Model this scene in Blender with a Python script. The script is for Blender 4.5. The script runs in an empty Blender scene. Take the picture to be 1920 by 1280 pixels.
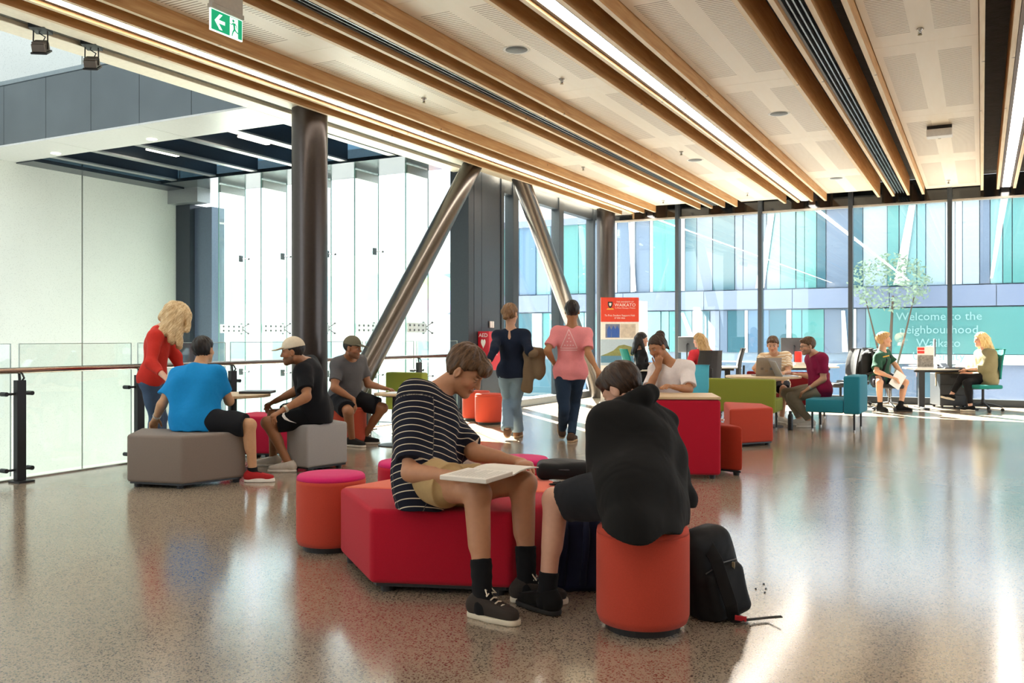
import bpy, bmesh, math, random
import numpy as np
from mathutils import Vector, Matrix
from mathutils.bvhtree import BVHTree

C = bpy.context.scene.collection
SC = bpy.context.scene
rnd = random.Random(7)

# ------------------------------------------------------------------ camera
F, HY, EYE = 1680.0, 632.0, 1.28
YAW = math.atan(881 / 1680.0)
cY, sY = math.cos(YAW), math.sin(YAW)
cam = bpy.data.cameras.new('camera')
cam.sensor_width = 36.0
cam.lens = 36.0 * F / 1920.0
cam.shift_y = -(640 - HY) / 1920.0
cam.clip_end = 300
cam_o = bpy.data.objects.new('camera', cam)
cam_o.location = (0, 0, EYE)
cam_o.rotation_euler = (math.pi / 2, 0, YAW)
C.objects.link(cam_o)
SC.camera = cam_o

# ------------------------------------------------------------------ sky, sun, exposure
w = bpy.data.worlds.new('sky')
SC.world = w
w.use_nodes = True
bg = w.node_tree.nodes['Background']
bg.inputs[0].default_value = (0.83, 0.92, 1.0, 1)
bg.inputs[1].default_value = 1.6
sun = bpy.data.lights.new('sun', 'SUN')
sun.energy = 38.0
sun.color = (1.0, 0.93, 0.82)
sun.angle = math.radians(0.6)
sun_o = bpy.data.objects.new('sun', sun)
sun_dir = Vector((0.70, -0.72, -0.84)).normalized()      # the way the light travels
sun_o.rotation_euler = sun_dir.to_track_quat('-Z', 'Y').to_euler()
sun_o.location = (-20, 30, 20)
C.objects.link(sun_o)
SC.view_settings.view_transform = 'Standard'
SC.view_settings.look = 'None'
SC.view_settings.gamma = 1.0
SC.view_settings.use_curve_mapping = False
SC.view_settings.exposure = 1.08
try:
    SC.cycles.use_denoising = True
    SC.cycles.max_bounces = 8
    SC.cycles.diffuse_bounces = 4
    SC.cycles.glossy_bounces = 4
    SC.cycles.transparent_max_bounces = 16
    SC.cycles.sample_clamp_indirect = 6.0
    SC.cycles.caustics_reflective = False
    SC.cycles.caustics_refractive = False
except Exception:
    pass

# ------------------------------------------------------------------ helpers: rays
def ray(px, py):
    r, u = (px - 960) / F, (HY - py) / F
    return Vector((r * cY - sY, r * sY + cY, u))
def gp(px, py, z=0.0):                       # the point of height z seen at a pixel
    d = ray(px, py)
    return Vector((0, 0, EYE)) + d * ((z - EYE) / d.z)
def at(px, py, D):                           # the point at depth D seen at a pixel
    return Vector((0, 0, EYE)) + ray(px, py) * D
RIGHT = Vector((cY, sY, 0))                  # the viewer's right and away, on the floor
AWAY = Vector((-sY, cY, 0))

# ------------------------------------------------------------------ helpers: materials
def lin(h):
    if isinstance(h, str):
        h = h.lstrip('#')
        v = [int(h[i:i + 2], 16) / 255 for i in (0, 2, 4)]
        return tuple(((x + 0.055) / 1.055) ** 2.4 if x > 0.04045 else x / 12.92 for x in v) + (1,)
    return tuple(h) + (1,) if len(h) == 3 else tuple(h)
MATS = {}
def nodes(name):
    m = bpy.data.materials.new(name)
    m.use_nodes = True
    return m, m.node_tree, m.node_tree.nodes['Principled BSDF']
def N(nt, kind, **kw):
    n = nt.nodes.new(kind)
    for k, v in kw.items():
        if k in n.inputs.keys():
            n.inputs[k].default_value = v
        else:
            setattr(n, k, v)
    return n
def mat(name, col, rough=0.6, metal=0.0, var=0.12, scale=30, bump=0.0, bscale=None, sheen=0.0, spec=0.5, trans=0.0, stretch=(1, 1, 1)):
    """plain procedural material: noise-mottled colour, optional relief"""
    if name in MATS:
        return MATS[name]
    m, nt, p = nodes(name)
    tc = N(nt, 'ShaderNodeTexCoord')
    mp = N(nt, 'ShaderNodeMapping')
    mp.inputs['Scale'].default_value = stretch
    nt.links.new(tc.outputs['Object'], mp.inputs['Vector'])
    nz = N(nt, 'ShaderNodeTexNoise', Scale=scale, Detail=4.0)
    nt.links.new(mp.outputs['Vector'], nz.inputs['Vector'])
    mx = N(nt, 'ShaderNodeMix', data_type='RGBA')
    c = lin(col)
    mx.inputs[6].default_value = tuple(x * (1 - var) for x in c[:3]) + (1,)
    mx.inputs[7].default_value = tuple(min(1, x * (1 + var)) for x in c[:3]) + (1,)
    nt.links.new(nz.outputs['Fac'], mx.inputs[0])
    nt.links.new(mx.outputs[2], p.inputs['Base Color'])
    p.inputs['Roughness'].default_value = rough
    p.inputs['Metallic'].default_value = metal
    p.inputs['Specular IOR Level'].default_value = spec
    if sheen:
        p.inputs['Sheen Weight'].default_value = sheen
        p.inputs['Sheen Roughness'].default_value = 0.5
    if bump:
        n2 = N(nt, 'ShaderNodeTexNoise', Scale=bscale or scale * 6, Detail=2.0)
        nt.links.new(mp.outputs['Vector'], n2.inputs['Vector'])
        b = N(nt, 'ShaderNodeBump', Strength=bump, Distance=0.01)
        nt.links.new(n2.outputs['Fac'], b.inputs['Height'])
        nt.links.new(b.outputs['Normal'], p.inputs['Normal'])
    MATS[name] = m
    return m
def fabric(name, col):
    return mat(name, col, rough=0.95, var=0.1, scale=160, bump=0.25, bscale=700, sheen=0.12, spec=0.2)
def emit(name, col, s):
    if name not in MATS:
        m, nt, p = nodes(name)
        p.inputs['Base Color'].default_value = lin(col)
        p.inputs['Emission Color'].default_value = lin(col)
        p.inputs['Emission Strength'].default_value = s
        MATS[name] = m
    return MATS[name]
def glass(name, tint, refl=1.0, body=0.0):
    """thin window glass: clear straight through, mirror by Fresnel, an optional pale film"""
    if name in MATS:
        return MATS[name]
    m = bpy.data.materials.new(name)
    m.use_nodes = True
    nt = m.node_tree
    nt.nodes.clear()
    out = N(nt, 'ShaderNodeOutputMaterial')
    tr = N(nt, 'ShaderNodeBsdfTransparent'); tr.inputs[0].default_value = lin(tint)
    gl = N(nt, 'ShaderNodeBsdfGlossy'); gl.inputs['Roughness'].default_value = 0.0
    gl.inputs[0].default_value = (0.9, 0.95, 1, 1)
    lw = N(nt, 'ShaderNodeLayerWeight', Blend=0.5)
    pw = N(nt, 'ShaderNodeMath', operation='POWER'); pw.inputs[1].default_value = 5.0
    mul = N(nt, 'ShaderNodeMath', operation='MULTIPLY_ADD'); mul.inputs[1].default_value = 0.9 * refl; mul.inputs[2].default_value = 0.04 * refl
    mx = N(nt, 'ShaderNodeMixShader')
    nt.links.new(lw.outputs['Facing'], pw.inputs[0]); nt.links.new(pw.outputs[0], mul.inputs[0]); nt.links.new(mul.outputs[0], mx.inputs[0])
    src = tr.outputs[0]
    if body:
        df = N(nt, 'ShaderNodeBsdfDiffuse'); df.inputs[0].default_value = (0.85, 0.95, 0.95, 1)
        m2 = N(nt, 'ShaderNodeMixShader'); m2.inputs[0].default_value = body
        nt.links.new(src, m2.inputs[1]); nt.links.new(df.outputs[0], m2.inputs[2]); src = m2.outputs[0]
    nt.links.new(src, mx.inputs[1]); nt.links.new(gl.outputs[0], mx.inputs[2])
    nt.links.new(mx.outputs[0], out.inputs[0])
    MATS[name] = m
    return m

def floor_mat():
    m, nt, p = nodes('polished concrete')
    tc = N(nt, 'ShaderNodeTexCoord')
    def vor(scale, off):
        mp = N(nt, 'ShaderNodeMapping'); mp.inputs['Location'].default_value = off
        nt.links.new(tc.outputs['Object'], mp.inputs['Vector'])
        v = N(nt, 'ShaderNodeTexVoronoi', Scale=scale, Randomness=1.0)
        nt.links.new(mp.outputs['Vector'], v.inputs['Vector'])
        return v
    big = N(nt, 'ShaderNodeTexNoise', Scale=0.7, Detail=5.0)
    nt.links.new(tc.outputs['Object'], big.inputs['Vector'])
    base = N(nt, 'ShaderNodeMix', data_type='RGBA')
    base.inputs[6].default_value = lin('#93836f'); base.inputs[7].default_value = lin('#aa9b88')
    nt.links.new(big.outputs['Fac'], base.inputs[0])
    fine = N(nt, 'ShaderNodeTexNoise', Scale=120, Detail=3.0)
    nt.links.new(tc.outputs['Object'], fine.inputs['Vector'])
    last = base.outputs[2]
    for sc, off, colr, lo, hi in ((62, (0, 0, 0), '#3a2c23', 0.30, 0.42), (105, (3, 7, 0), '#43362d', 0.32, 0.44), (85, (9, 1, 0), '#c4b8a8', 0.18, 0.26)):
        v = vor(sc, off)
        add = N(nt, 'ShaderNodeMath', operation='ADD')
        sub = N(nt, 'ShaderNodeMath', operation='MULTIPLY_ADD'); sub.inputs[1].default_value = 0.5; sub.inputs[2].default_value = -0.18
        nt.links.new(fine.outputs['Fac'], sub.inputs[0])
        nt.links.new(v.outputs['Distance'], add.inputs[0]); nt.links.new(sub.outputs[0], add.inputs[1])
        # only some cells carry a stone
        sep = N(nt, 'ShaderNodeSeparateColor'); nt.links.new(v.outputs['Color'], sep.inputs[0])
        lt = N(nt, 'ShaderNodeMath', operation='GREATER_THAN'); lt.inputs[1].default_value = 0.18
        nt.links.new(sep.outputs[0], lt.inputs[0])
        mr = N(nt, 'ShaderNodeMapRange'); mr.inputs['From Min'].default_value = lo; mr.inputs['From Max'].default_value = hi
        mr.inputs['To Min'].default_value = 0.85; mr.inputs['To Max'].default_value = 0.0
        nt.links.new(add.outputs[0], mr.inputs['Value'])
        mu = N(nt, 'ShaderNodeMath', operation='MULTIPLY'); nt.links.new(mr.outputs[0], mu.inputs[0]); nt.links.new(lt.outputs[0], mu.inputs[1])
        mx = N(nt, 'ShaderNodeMix', data_type='RGBA'); mx.inputs[7].default_value = lin(colr)
        nt.links.new(mu.outputs[0], mx.inputs[0]); nt.links.new(last, mx.inputs[6]); last = mx.outputs[2]
    nt.links.new(last, p.inputs['Base Color'])
    rr = N(nt, 'ShaderNodeMapRange'); rr.inputs['To Min'].default_value = 0.10; rr.inputs['To Max'].default_value = 0.22
    nt.links.new(big.outputs['Fac'], rr.inputs['Value']); nt.links.new(rr.outputs[0], p.inputs['Roughness'])
    p.inputs['IOR'].default_value = 3.4
    b = N(nt, 'ShaderNodeBump', Strength=0.04, Distance=0.01)
    wv = N(nt, 'ShaderNodeTexNoise', Scale=5.0, Detail=2.0); nt.links.new(tc.outputs['Object'], wv.inputs['Vector'])
    nt.links.new(wv.outputs['Fac'], b.inputs['Height']); nt.links.new(b.outputs['Normal'], p.inputs['Normal'])
    return m
def timber(name, light, dark, axis=1):
    if name in MATS:
        return MATS[name]
    m, nt, p = nodes(name)
    tc = N(nt, 'ShaderNodeTexCoord')
    mp = N(nt, 'ShaderNodeMapping'); s = [14, 14, 14]; s[axis] = 0.9
    mp.inputs['Scale'].default_value = s
    nt.links.new(tc.outputs['Object'], mp.inputs['Vector'])
    nz = N(nt, 'ShaderNodeTexNoise', Scale=2.0, Detail=6.0, Distortion=0.6)
    nt.links.new(mp.outputs['Vector'], nz.inputs['Vector'])
    mx = N(nt, 'ShaderNodeMix', data_type='RGBA'); mx.inputs[6].default_value = lin(dark); mx.inputs[7].default_value = lin(light)
    mr = N(nt, 'ShaderNodeMapRange'); mr.inputs['From Min'].default_value = 0.3; mr.inputs['From Max'].default_value = 0.7
    nt.links.new(nz.outputs['Fac'], mr.inputs['Value']); nt.links.new(mr.outputs[0], mx.inputs[0])
    # knots
    v = N(nt, 'ShaderNodeTexVoronoi', Scale=2.6); nt.links.new(tc.outputs['Object'], v.inputs['Vector'])
    kr = N(nt, 'ShaderNodeMapRange'); kr.inputs['From Min'].default_value = 0.02; kr.inputs['From Max'].default_value = 0.07
    kr.inputs['To Min'].default_value = 0.75; kr.inputs['To Max'].default_value = 0.0
    nt.links.new(v.outputs['Distance'], kr.inputs['Value'])
    m2 = N(nt, 'ShaderNodeMix', data_type='RGBA'); m2.inputs[7].default_value = lin('#4d2d18')
    nt.links.new(kr.outputs[0], m2.inputs[0]); nt.links.new(mx.outputs[2], m2.inputs[6])
    nt.links.new(m2.outputs[2], p.inputs['Base Color'])
    p.inputs['Roughness'].default_value = 0.5
    MATS[name] = m
    return m
def concrete_mat(name, base, speck, scale=26, dens=0.2):
    if name in MATS:
        return MATS[name]
    m, nt, p = nodes(name)
    tc = N(nt, 'ShaderNodeTexCoord')
    nz = N(nt, 'ShaderNodeTexNoise', Scale=0.8, Detail=5.0); nt.links.new(tc.outputs['Object'], nz.inputs['Vector'])
    mx = N(nt, 'ShaderNodeMix', data_type='RGBA'); c = lin(base)
    mx.inputs[6].default_value = tuple(x * 0.88 for x in c[:3]) + (1,); mx.inputs[7].default_value = tuple(min(1, x * 1.08) for x in c[:3]) + (1,)
    nt.links.new(nz.outputs['Fac'], mx.inputs[0]); last = mx.outputs[2]
    for k in (0, 1):
        v = N(nt, 'ShaderNodeTexVoronoi', Scale=scale * (1 + k)); nt.links.new(tc.outputs['Object'], v.inputs['Vector'])
        sep = N(nt, 'ShaderNodeSeparateColor'); nt.links.new(v.outputs['Color'], sep.inputs[0])
        lt = N(nt, 'ShaderNodeMath', operation='LESS_THAN'); lt.inputs[1].default_value = 0.45; nt.links.new(sep.outputs[0], lt.inputs[0])
        l2 = N(nt, 'ShaderNodeMath', operation='LESS_THAN'); l2.inputs[1].default_value = dens + 0.12 * k; nt.links.new(v.outputs['Distance'], l2.inputs[0])
        mu = N(nt, 'ShaderNodeMath', operation='MULTIPLY'); nt.links.new(lt.outputs[0], mu.inputs[0]); nt.links.new(l2.outputs[0], mu.inputs[1])
        m3 = N(nt, 'ShaderNodeMath', operation='MULTIPLY'); m3.inputs[1].default_value = 0.55; nt.links.new(mu.outputs[0], m3.inputs[0])
        x = N(nt, 'ShaderNodeMix', data_type='RGBA'); x.inputs[7].default_value = lin(speck if k == 0 else '#b9b8ae')
        nt.links.new(m3.outputs[0], x.inputs[0]); nt.links.new(last, x.inputs[6]); last = x.outputs[2]
    nt.links.new(last, p.inputs['Base Color']); p.inputs['Roughness'].default_value = 0.55
    MATS[name] = m
    return m
def panel_mat():
    """pale plywood ceiling panel; fine slots across it in the two perforated fields (panel-local coordinates: x across, y along)"""
    m, nt, p = nodes('slotted plywood')
    tc = N(nt, 'ShaderNodeTexCoord')
    sx = N(nt, 'ShaderNodeSeparateXYZ'); nt.links.new(tc.outputs['Object'], sx.inputs[0])
    def math_(op, a, b=None):
        n = N(nt, 'ShaderNodeMath', operation=op)
        for i, v in enumerate((a, b)):
            if v is None: continue
            if isinstance(v, (int, float)): n.inputs[i].default_value = v
            else: nt.links.new(v, n.inputs[i])
        return n.outputs[0]
    ax = math_('ABSOLUTE', sx.outputs[0])
    inx = math_('MULTIPLY', math_('GREATER_THAN', ax, 0.10), math_('LESS_THAN', ax, 0.395))
    iny = math_('MULTIPLY', math_('GREATER_THAN', sx.outputs[1], 0.0), math_('LESS_THAN', sx.outputs[1], 2.42))
    field = math_('MULTIPLY', inx, iny)
    fr = math_('FRACT', math_('MULTIPLY', sx.outputs[1], 1 / 0.042))
    slot = math_('MULTIPLY', math_('LESS_THAN', fr, 0.33), field)
    mp = N(nt, 'ShaderNodeMapping'); mp.inputs['Scale'].default_value = (9, 1.0, 9)
    nt.links.new(tc.outputs['Object'], mp.inputs['Vector'])
    nz = N(nt, 'ShaderNodeTexNoise', Scale=1.6, Detail=5.0, Distortion=0.4); nt.links.new(mp.outputs['Vector'], nz.inputs['Vector'])
    mx = N(nt, 'ShaderNodeMix', data_type='RGBA'); mx.inputs[6].default_value = lin('#efe5d4'); mx.inputs[7].default_value = lin('#f8f2e6')
    nt.links.new(nz.outputs['Fac'], mx.inputs[0])
    m2 = N(nt, 'ShaderNodeMix', data_type='RGBA'); m2.inputs[7].default_value = lin('#7d6547')
    f = math_('MULTIPLY', slot, 0.85); nt.links.new(f, m2.inputs[0]); nt.links.new(mx.outputs[2], m2.inputs[6])
    nt.links.new(m2.outputs[2], p.inputs['Base Color']); p.inputs['Roughness'].default_value = 0.45
    return m

# ------------------------------------------------------------------ helpers: meshes
class MB:
    """collects shapes; build() links them as one mesh object"""
    def __init__(s): s.v, s.f = [], []
    def add(s, vs, fs):
        o = len(s.v); s.v += [tuple(v) for v in vs]; s.f += [tuple(i + o for i in f) for f in fs]; return s
    def box(s, x0, x1, y0, y1, z0, z1):
        return s.add([(x0, y0, z0), (x1, y0, z0), (x1, y1, z0), (x0, y1, z0), (x0, y0, z1), (x1, y0, z1), (x1, y1, z1), (x0, y1, z1)],
                     [(0, 3, 2, 1), (4, 5, 6, 7), (0, 1, 5, 4), (1, 2, 6, 5), (2, 3, 7, 6), (3, 0, 4, 7)])
    def cbox(s, c, size, rot=None):
        M = rot.to_matrix() if hasattr(rot, 'to_matrix') else (rot or Matrix.Identity(3))
        h = [x / 2 for x in size]; c = Vector(c)
        vs = [c + M @ Vector((a * h[0], b * h[1], d * h[2])) for d in (-1, 1) for a, b in ((-1, -1), (1, -1), (1, 1), (-1, 1))]
        return s.add(vs, [(0, 3, 2, 1), (4, 5, 6, 7), (0, 1, 5, 4), (1, 2, 6, 5), (2, 3, 7, 6), (3, 0, 4, 7)])
    def prism(s, poly, z0, z1):
        n = len(poly)
        a = sum(poly[i][0] * poly[(i + 1) % n][1] - poly[(i + 1) % n][0] * poly[i][1] for i in range(n))
        if a < 0: poly = poly[::-1]
        vs = [(p[0], p[1], z0) for p in poly] + [(p[0], p[1], z1) for p in poly]
        return s.add(vs, [tuple(range(n - 1, -1, -1)), tuple(range(n, 2 * n))] + [(i, (i + 1) % n, n + (i + 1) % n, n + i) for i in range(n)])
    def tube(s, path, r, n=10, caps=True):
        path = [Vector(p) for p in path]; m = len(path)
        rs = r if isinstance(r, (list, tuple)) else [r] * m
        t0 = (path[1] - path[0]).normalized()
        u = t0.cross(Vector((0, 0, 1)))
        if u.length < 1e-3: u = t0.cross(Vector((1, 0, 0)))
        u.normalize(); vs = []
        for i, p in enumerate(path):
            t = (path[min(i + 1, m - 1)] - path[max(i - 1, 0)]).normalized()
            u = (u - t * u.dot(t)).normalized(); v = t.cross(u)
            vs += [p + (u * math.cos(2 * math.pi * k / n) + v * math.sin(2 * math.pi * k / n)) * rs[i] for k in range(n)]
        fs = [(i * n + k, i * n + (k + 1) % n, (i + 1) * n + (k + 1) % n, (i + 1) * n + k) for i in range(m - 1) for k in range(n)]
        if caps: fs += [tuple(range(n - 1, -1, -1)), tuple(range((m - 1) * n, m * n))]
        return s.add(vs, fs)
    def lathe(s, prof, c=(0, 0, 0), n=32, rot=None):
        vs = []; c = Vector(c)
        for r, z in prof:
            for k in range(n):
                q = Vector((r * math.cos(2 * math.pi * k / n), r * math.sin(2 * math.pi * k / n), z))
                vs.append(c + (rot @ q if rot else q))
        m = len(prof)
        fs = [(i * n + k, i * n + (k + 1) % n, (i + 1) * n + (k + 1) % n, (i + 1) * n + k) for i in range(m - 1) for k in range(n)]
        fs += [tuple(range(n - 1, -1, -1)), tuple(range((m - 1) * n, m * n))]
        return s.add(vs, fs)
    def mesh(s, name, bevel=0, seg=2, smooth=False):
        me = bpy.data.meshes.new(name); me.from_pydata(s.v, [], s.f); me.update()
        if bevel:
            bm = bmesh.new(); bm.from_mesh(me)
            bmesh.ops.bevel(bm, geom=list(bm.edges), offset=bevel, segments=seg, profile=0.5, affect='EDGES', clamp_overlap=True)
            bm.to_mesh(me); bm.free()
        if smooth: me.polygons.foreach_set('use_smooth', [True] * len(me.polygons))
        return me
    def build(s, name, m, parent=None, bevel=0, seg=2, smooth=False, loc=None):
        me = s.mesh(name, bevel, seg, smooth); me.materials.append(m)
        return put(name, me, parent, loc)
def put(name, me, parent=None, loc=None):
    o = bpy.data.objects.new(name, me); C.objects.link(o)
    if parent: o.parent = parent
    if loc is not None: o.location = loc
    return o
def autosmooth(o, ang=40):
    me = o.data
    bm = bmesh.new(); bm.from_mesh(me); lim = math.radians(ang)
    for f in bm.faces: f.smooth = True
    for e in bm.edges: e.smooth = len(e.link_faces) == 2 and e.calc_face_angle(9) < lim
    bm.to_mesh(me); bm.free()
    return o
def tag(o, label, cat, group=None, kind=None):
    o['label'] = label; o['category'] = cat
    if group: o['group'] = group
    if kind: o['kind'] = kind
    return o
def thing(name, label, cat, loc=(0, 0, 0), rotz=0, group=None, kind=None):
    o = bpy.data.objects.new(name, None); C.objects.link(o)
    o.location = loc; o.rotation_euler = (0, 0, rotz); o.empty_display_size = 0.1
    return tag(o, label, cat, group, kind)
def dup(o, parent=None):
    c = o.copy(); C.objects.link(c); c.parent = parent
    for ch in o.children: dup(ch, c)
    return c
def text_mesh(name, body, size, m, parent, loc, rot, ax='CENTER', extr=0.0):
    cu = bpy.data.curves.new(name, 'FONT'); cu.body = body; cu.size = size; cu.align_x = ax; cu.align_y = 'CENTER'
    cu.extrude = extr; cu.resolution_u = 2; cu.space_line = 1.15
    tmp = bpy.data.objects.new(name + '_curve', cu); C.objects.link(tmp)
    me = bpy.data.meshes.new_from_object(tmp.evaluated_get(bpy.context.evaluated_depsgraph_get()))
    bpy.data.objects.remove(tmp); bpy.data.curves.remove(cu)
    me.name = name; me.materials.clear(); me.materials.append(m)
    o = put(name, me, parent, loc); o.rotation_euler = rot
    return o
BLACK = mat('black metal', '#26272a', 0.45, 0.2)
DARK = mat('dark grey steel', '#3a3c3f', 0.38, 0.55)
FRAME = mat('window frame grey', '#3b4147', 0.45, 0.3)
WHITE = mat('white plastic', '#e9e8e4', 0.4)
CHROME = mat('brushed steel', '#b9b6b0', 0.25, 1.0)
BRUSH = mat('bronze steel', '#6b655f', 0.28, 0.9, stretch=(1, 1, 0.05))
COL = mat('column paint', '#4a4441', 0.3, 0.75)
PLY = timber('pale plywood', '#ecdcc0', '#dcc6a2')
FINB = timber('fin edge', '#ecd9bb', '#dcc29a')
OAK = timber('fin timber', '#d2a671', '#b27f48')
TOPW = timber('table oak', '#dcc4a0', '#cbab80', 0)
GLASS = glass('window glass', '#fafdfd', 1.0)
GLASSB = glass('balustrade glass', '#fafdfc', 1.0, 0.012)
GLASSF = glass('fin glass', '#eff7f4', 0.8, 0.05)
# ================================================================== the room
XW, YF = -7.62, 18.8                         # the line of the side glazing, the far glazing
fl = MB().box(-7.66, 11, -9, YF + 0.15, -0.35, 0).build('floor', floor_mat())
tag(fl, 'polished concrete floor with dark stone flecks, reflecting the windows', 'floor', kind='structure')
tag(MB().box(-7.70, -7.655, -9, 12.9, -0.5, 0.012).build('trim_1', CHROME), 'thin steel edge strip along the open floor edge under the balustrade', 'trim', kind='structure')
tag(MB().box(-14.2, -7.6, -9, 60, -4.3, -4.0).build('floor_lower', mat('pale paving', '#c9c7c0', 0.8)), 'pale paved floor far below in the open void', 'floor', kind='structure')
tag(MB().box(-60, 60, 19.2, 70, -4.4, -4.05).build('ground_outside', mat('street paving', '#b5b3ad', 0.9)), 'grey paved ground of the street beyond the glass', 'ground', kind='structure')

# ---- ceiling
ceil = thing('ceiling', 'plywood panel ceiling with long timber fins running to the far windows', 'ceiling', kind='structure')
MB().box(-7.1, 11, -9, YF - 0.02, 4.30, 4.45).build('backing', mat('black insulation', '#3c3a38', 0.95, var=0.5, scale=9, bump=0.8, bscale=25), ceil)
PITCH, C0 = 1.742, -6.58
PM = panel_mat()
pan = MB().box(-0.458, 0.458, -0.345, 2.765, 0, 0.03).mesh('ceiling_panel', bevel=0.003, seg=1); pan.materials.append(PM)
end = {}
for i in range(8):
    cx = C0 + PITCH * (i + 0.5)
    off = 0.0 if i % 2 else 0.0
    y = (10.33, 9.70, 10.33, 9.72, 10.33, 9.72, 10.33, 9.72)[i] - 3.11 * 6
    while y < YF - 0.5:
        if y + 2.765 > YF - 0.05:
            y1 = YF - 0.42 - y
            me = MB().box(-0.458, 0.458, -0.345, y1, 0, 0.03).mesh('ceiling_panel'); me.materials.append(PM)
            put('ceiling_panel', me, ceil, (cx, y, 4.09))
        else:
            put('ceiling_panel', pan, ceil, (cx, y, 4.09))
        y += 3.11
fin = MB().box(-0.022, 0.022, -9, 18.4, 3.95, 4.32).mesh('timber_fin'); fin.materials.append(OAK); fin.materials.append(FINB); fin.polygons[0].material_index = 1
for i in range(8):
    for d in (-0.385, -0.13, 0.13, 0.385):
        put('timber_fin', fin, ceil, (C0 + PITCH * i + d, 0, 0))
# cream boards and glazed channel along the edge of the void
ply_edge = mat('cream board', '#efe6d3', 0.5)
MB().box(-7.44, -7.02, -9, YF - 0.4, 4.05, 4.30).build('edge_board', ply_edge, ceil, 0.004, 1)
MB().box(-7.86, -7.60, -9, 12.9, 4.05, 4.34).build('edge_board', ply_edge, ceil, 0.004, 1)
MB().box(-7.60, -7.44, -9, 12.9, 4.09, 4.30).build('edge_channel', mat('grey channel', '#8b9292', 0.2, 0.7), ceil)
MB().box(-7.87, -7.84, -9, 12.9, 4.30, 5.0).build('edge_fascia', ply_edge, ceil)

# ---- linear lights and air diffusers in the ceiling
LIGHTM = emit('lamp diffuser', '#fff6ea', 9.0)
for n, i in enumerate((0, 2, 4, 6)):
    x = C0 + PITCH * i
    t = thing('linear_light', ('long white strip light nearest the void edge of the ceiling', 'long white strip light along the middle of the ceiling', 'white strip light at the far right edge of the ceiling', 'white strip light outside the right of the picture')[n], 'ceiling light', (x, 0, 3.98), group='strip lights in the ceiling')
    MB().box(-0.062, 0.062, -9, 18.38, 0, 0.02).build('diffuser', LIGHTM, t)
    MB().box(-0.10, -0.064, -9, 18.38, 0.0, 0.10).box(0.064, 0.10, -9, 18.38, 0.0, 0.10).build('housing', mat('lamp housing', '#54463a', 0.5), t)
dif = mat('diffuser metal', '#8d989e', 0.35, 0.7)
for n, i in enumerate((1, 3, 5)):
    x = C0 + PITCH * i
    t = thing('air_diffuser', ('grey slotted air diffuser between the fins nearer the void', 'grey slotted air diffuser between fins right of the middle strip light', 'grey slotted air diffuser beyond the rightmost strip light')[n], 'air vent', (x, 0, 4.0), group='slot diffusers in the ceiling')
    MB().box(-0.105, 0.105, -9, 18.38, 0.05, 0.06).build('slot_backing', mat('vent black', '#121315', 0.8), t)
    for k in range(5):
        xx = -0.096 + k * 0.048
        wd = 0.022 if k in (0, 4) else 0.0125
        MB().box(xx - wd / 2, xx + wd / 2, -9, 18.38, 0, 0.045).build('blade', dif, t)
# ---- round speakers, sprinklers, sensor
spk_m = mat('speaker grille', '#7c7f80', 0.6, 0.3, bump=0.5, bscale=400)
for (x, y), lb in zip(((-4.03, 7.78), (-2.26, 11.54), (-4.03, 13.94), (-2.28, 16.69)), ('nearest round grey ceiling speaker, in the slotted panel', 'round grey ceiling speaker right of the middle strip light', 'small round grey speaker left of the middle strip light, far down', 'farthest round grey ceiling speaker, close to the windows')):
    t = thing('ceiling_speaker', lb, 'speaker', (x, y, 4.09), group='round ceiling speakers')
    MB().lathe([(0.105, 0.0), (0.13, -0.004), (0.135, 0.0), (0.135, 0.01)], n=40).build('rim', WHITE, t, smooth=True)
    MB().lathe([(0.001, -0.006), (0.108, -0.003), (0.108, 0.01)], n=40).build('grille', spk_m, t, smooth=True)
spr = None
spots = [(-4.05, 8.89, 'over the middle, by the nearest speaker'), (-5.81, 8.85, 'between the void-side fins, near the round column'), (-0.50, 8.96, 'nearest on the right-hand panels'), (-5.83, 13.65, 'between the void-side fins, far down'), (-5.80, 17.75, 'by the far windows next to the void-side fins'), (-0.52, 13.76, 'just below the white sensor box'), (-0.53, 17.85, 'at the window end of the right-hand panels'), (-4.05, 17.6, 'at the window end of the middle panels'), (-4.03, 13.2, 'beside the small far speaker')]
for x, y, w_ in spots:
    lb = 'small brass ceiling sprinkler ' + w_
    if spr is None:
        spr = thing('sprinkler', lb, 'sprinkler', (x, y, 4.09), group='ceiling sprinklers')
        MB().lathe([(0.03, 0), (0.034, -0.004), (0.02, -0.012), (0.012, -0.03), (0.01, -0.05)], n=14).build('escutcheon', CHROME, spr, smooth=True)
        MB().lathe([(0.004, -0.05), (0.02, -0.055), (0.02, -0.058), (0.001, -0.06)], n=12).tube([(0.012, 0, -0.03), (0.014, 0, -0.045), (0.003, 0, -0.056)], 0.003, 6).tube([(-0.012, 0, -0.03), (-0.014, 0, -0.045), (-0.003, 0, -0.056)], 0.003, 6).build('head', mat('brass', '#8c7a55', 0.35, 0.9), spr)
    else:
        c = dup(spr); c.location = (x, y, 4.09); c['label'] = lb
t = thing('ceiling_sensor', 'white box sensor under a dark bracket on the right-hand ceiling panels', 'sensor', (-0.50, 13.2, 4.09))
MB().box(-0.15, 0.15, -0.05, 0.05, -0.05, 0).build('bracket', BLACK, t)
MB().box(-0.155, 0.155, -0.09, 0.09, -0.15, -0.05).build('body', WHITE, t, 0.01)

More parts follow.
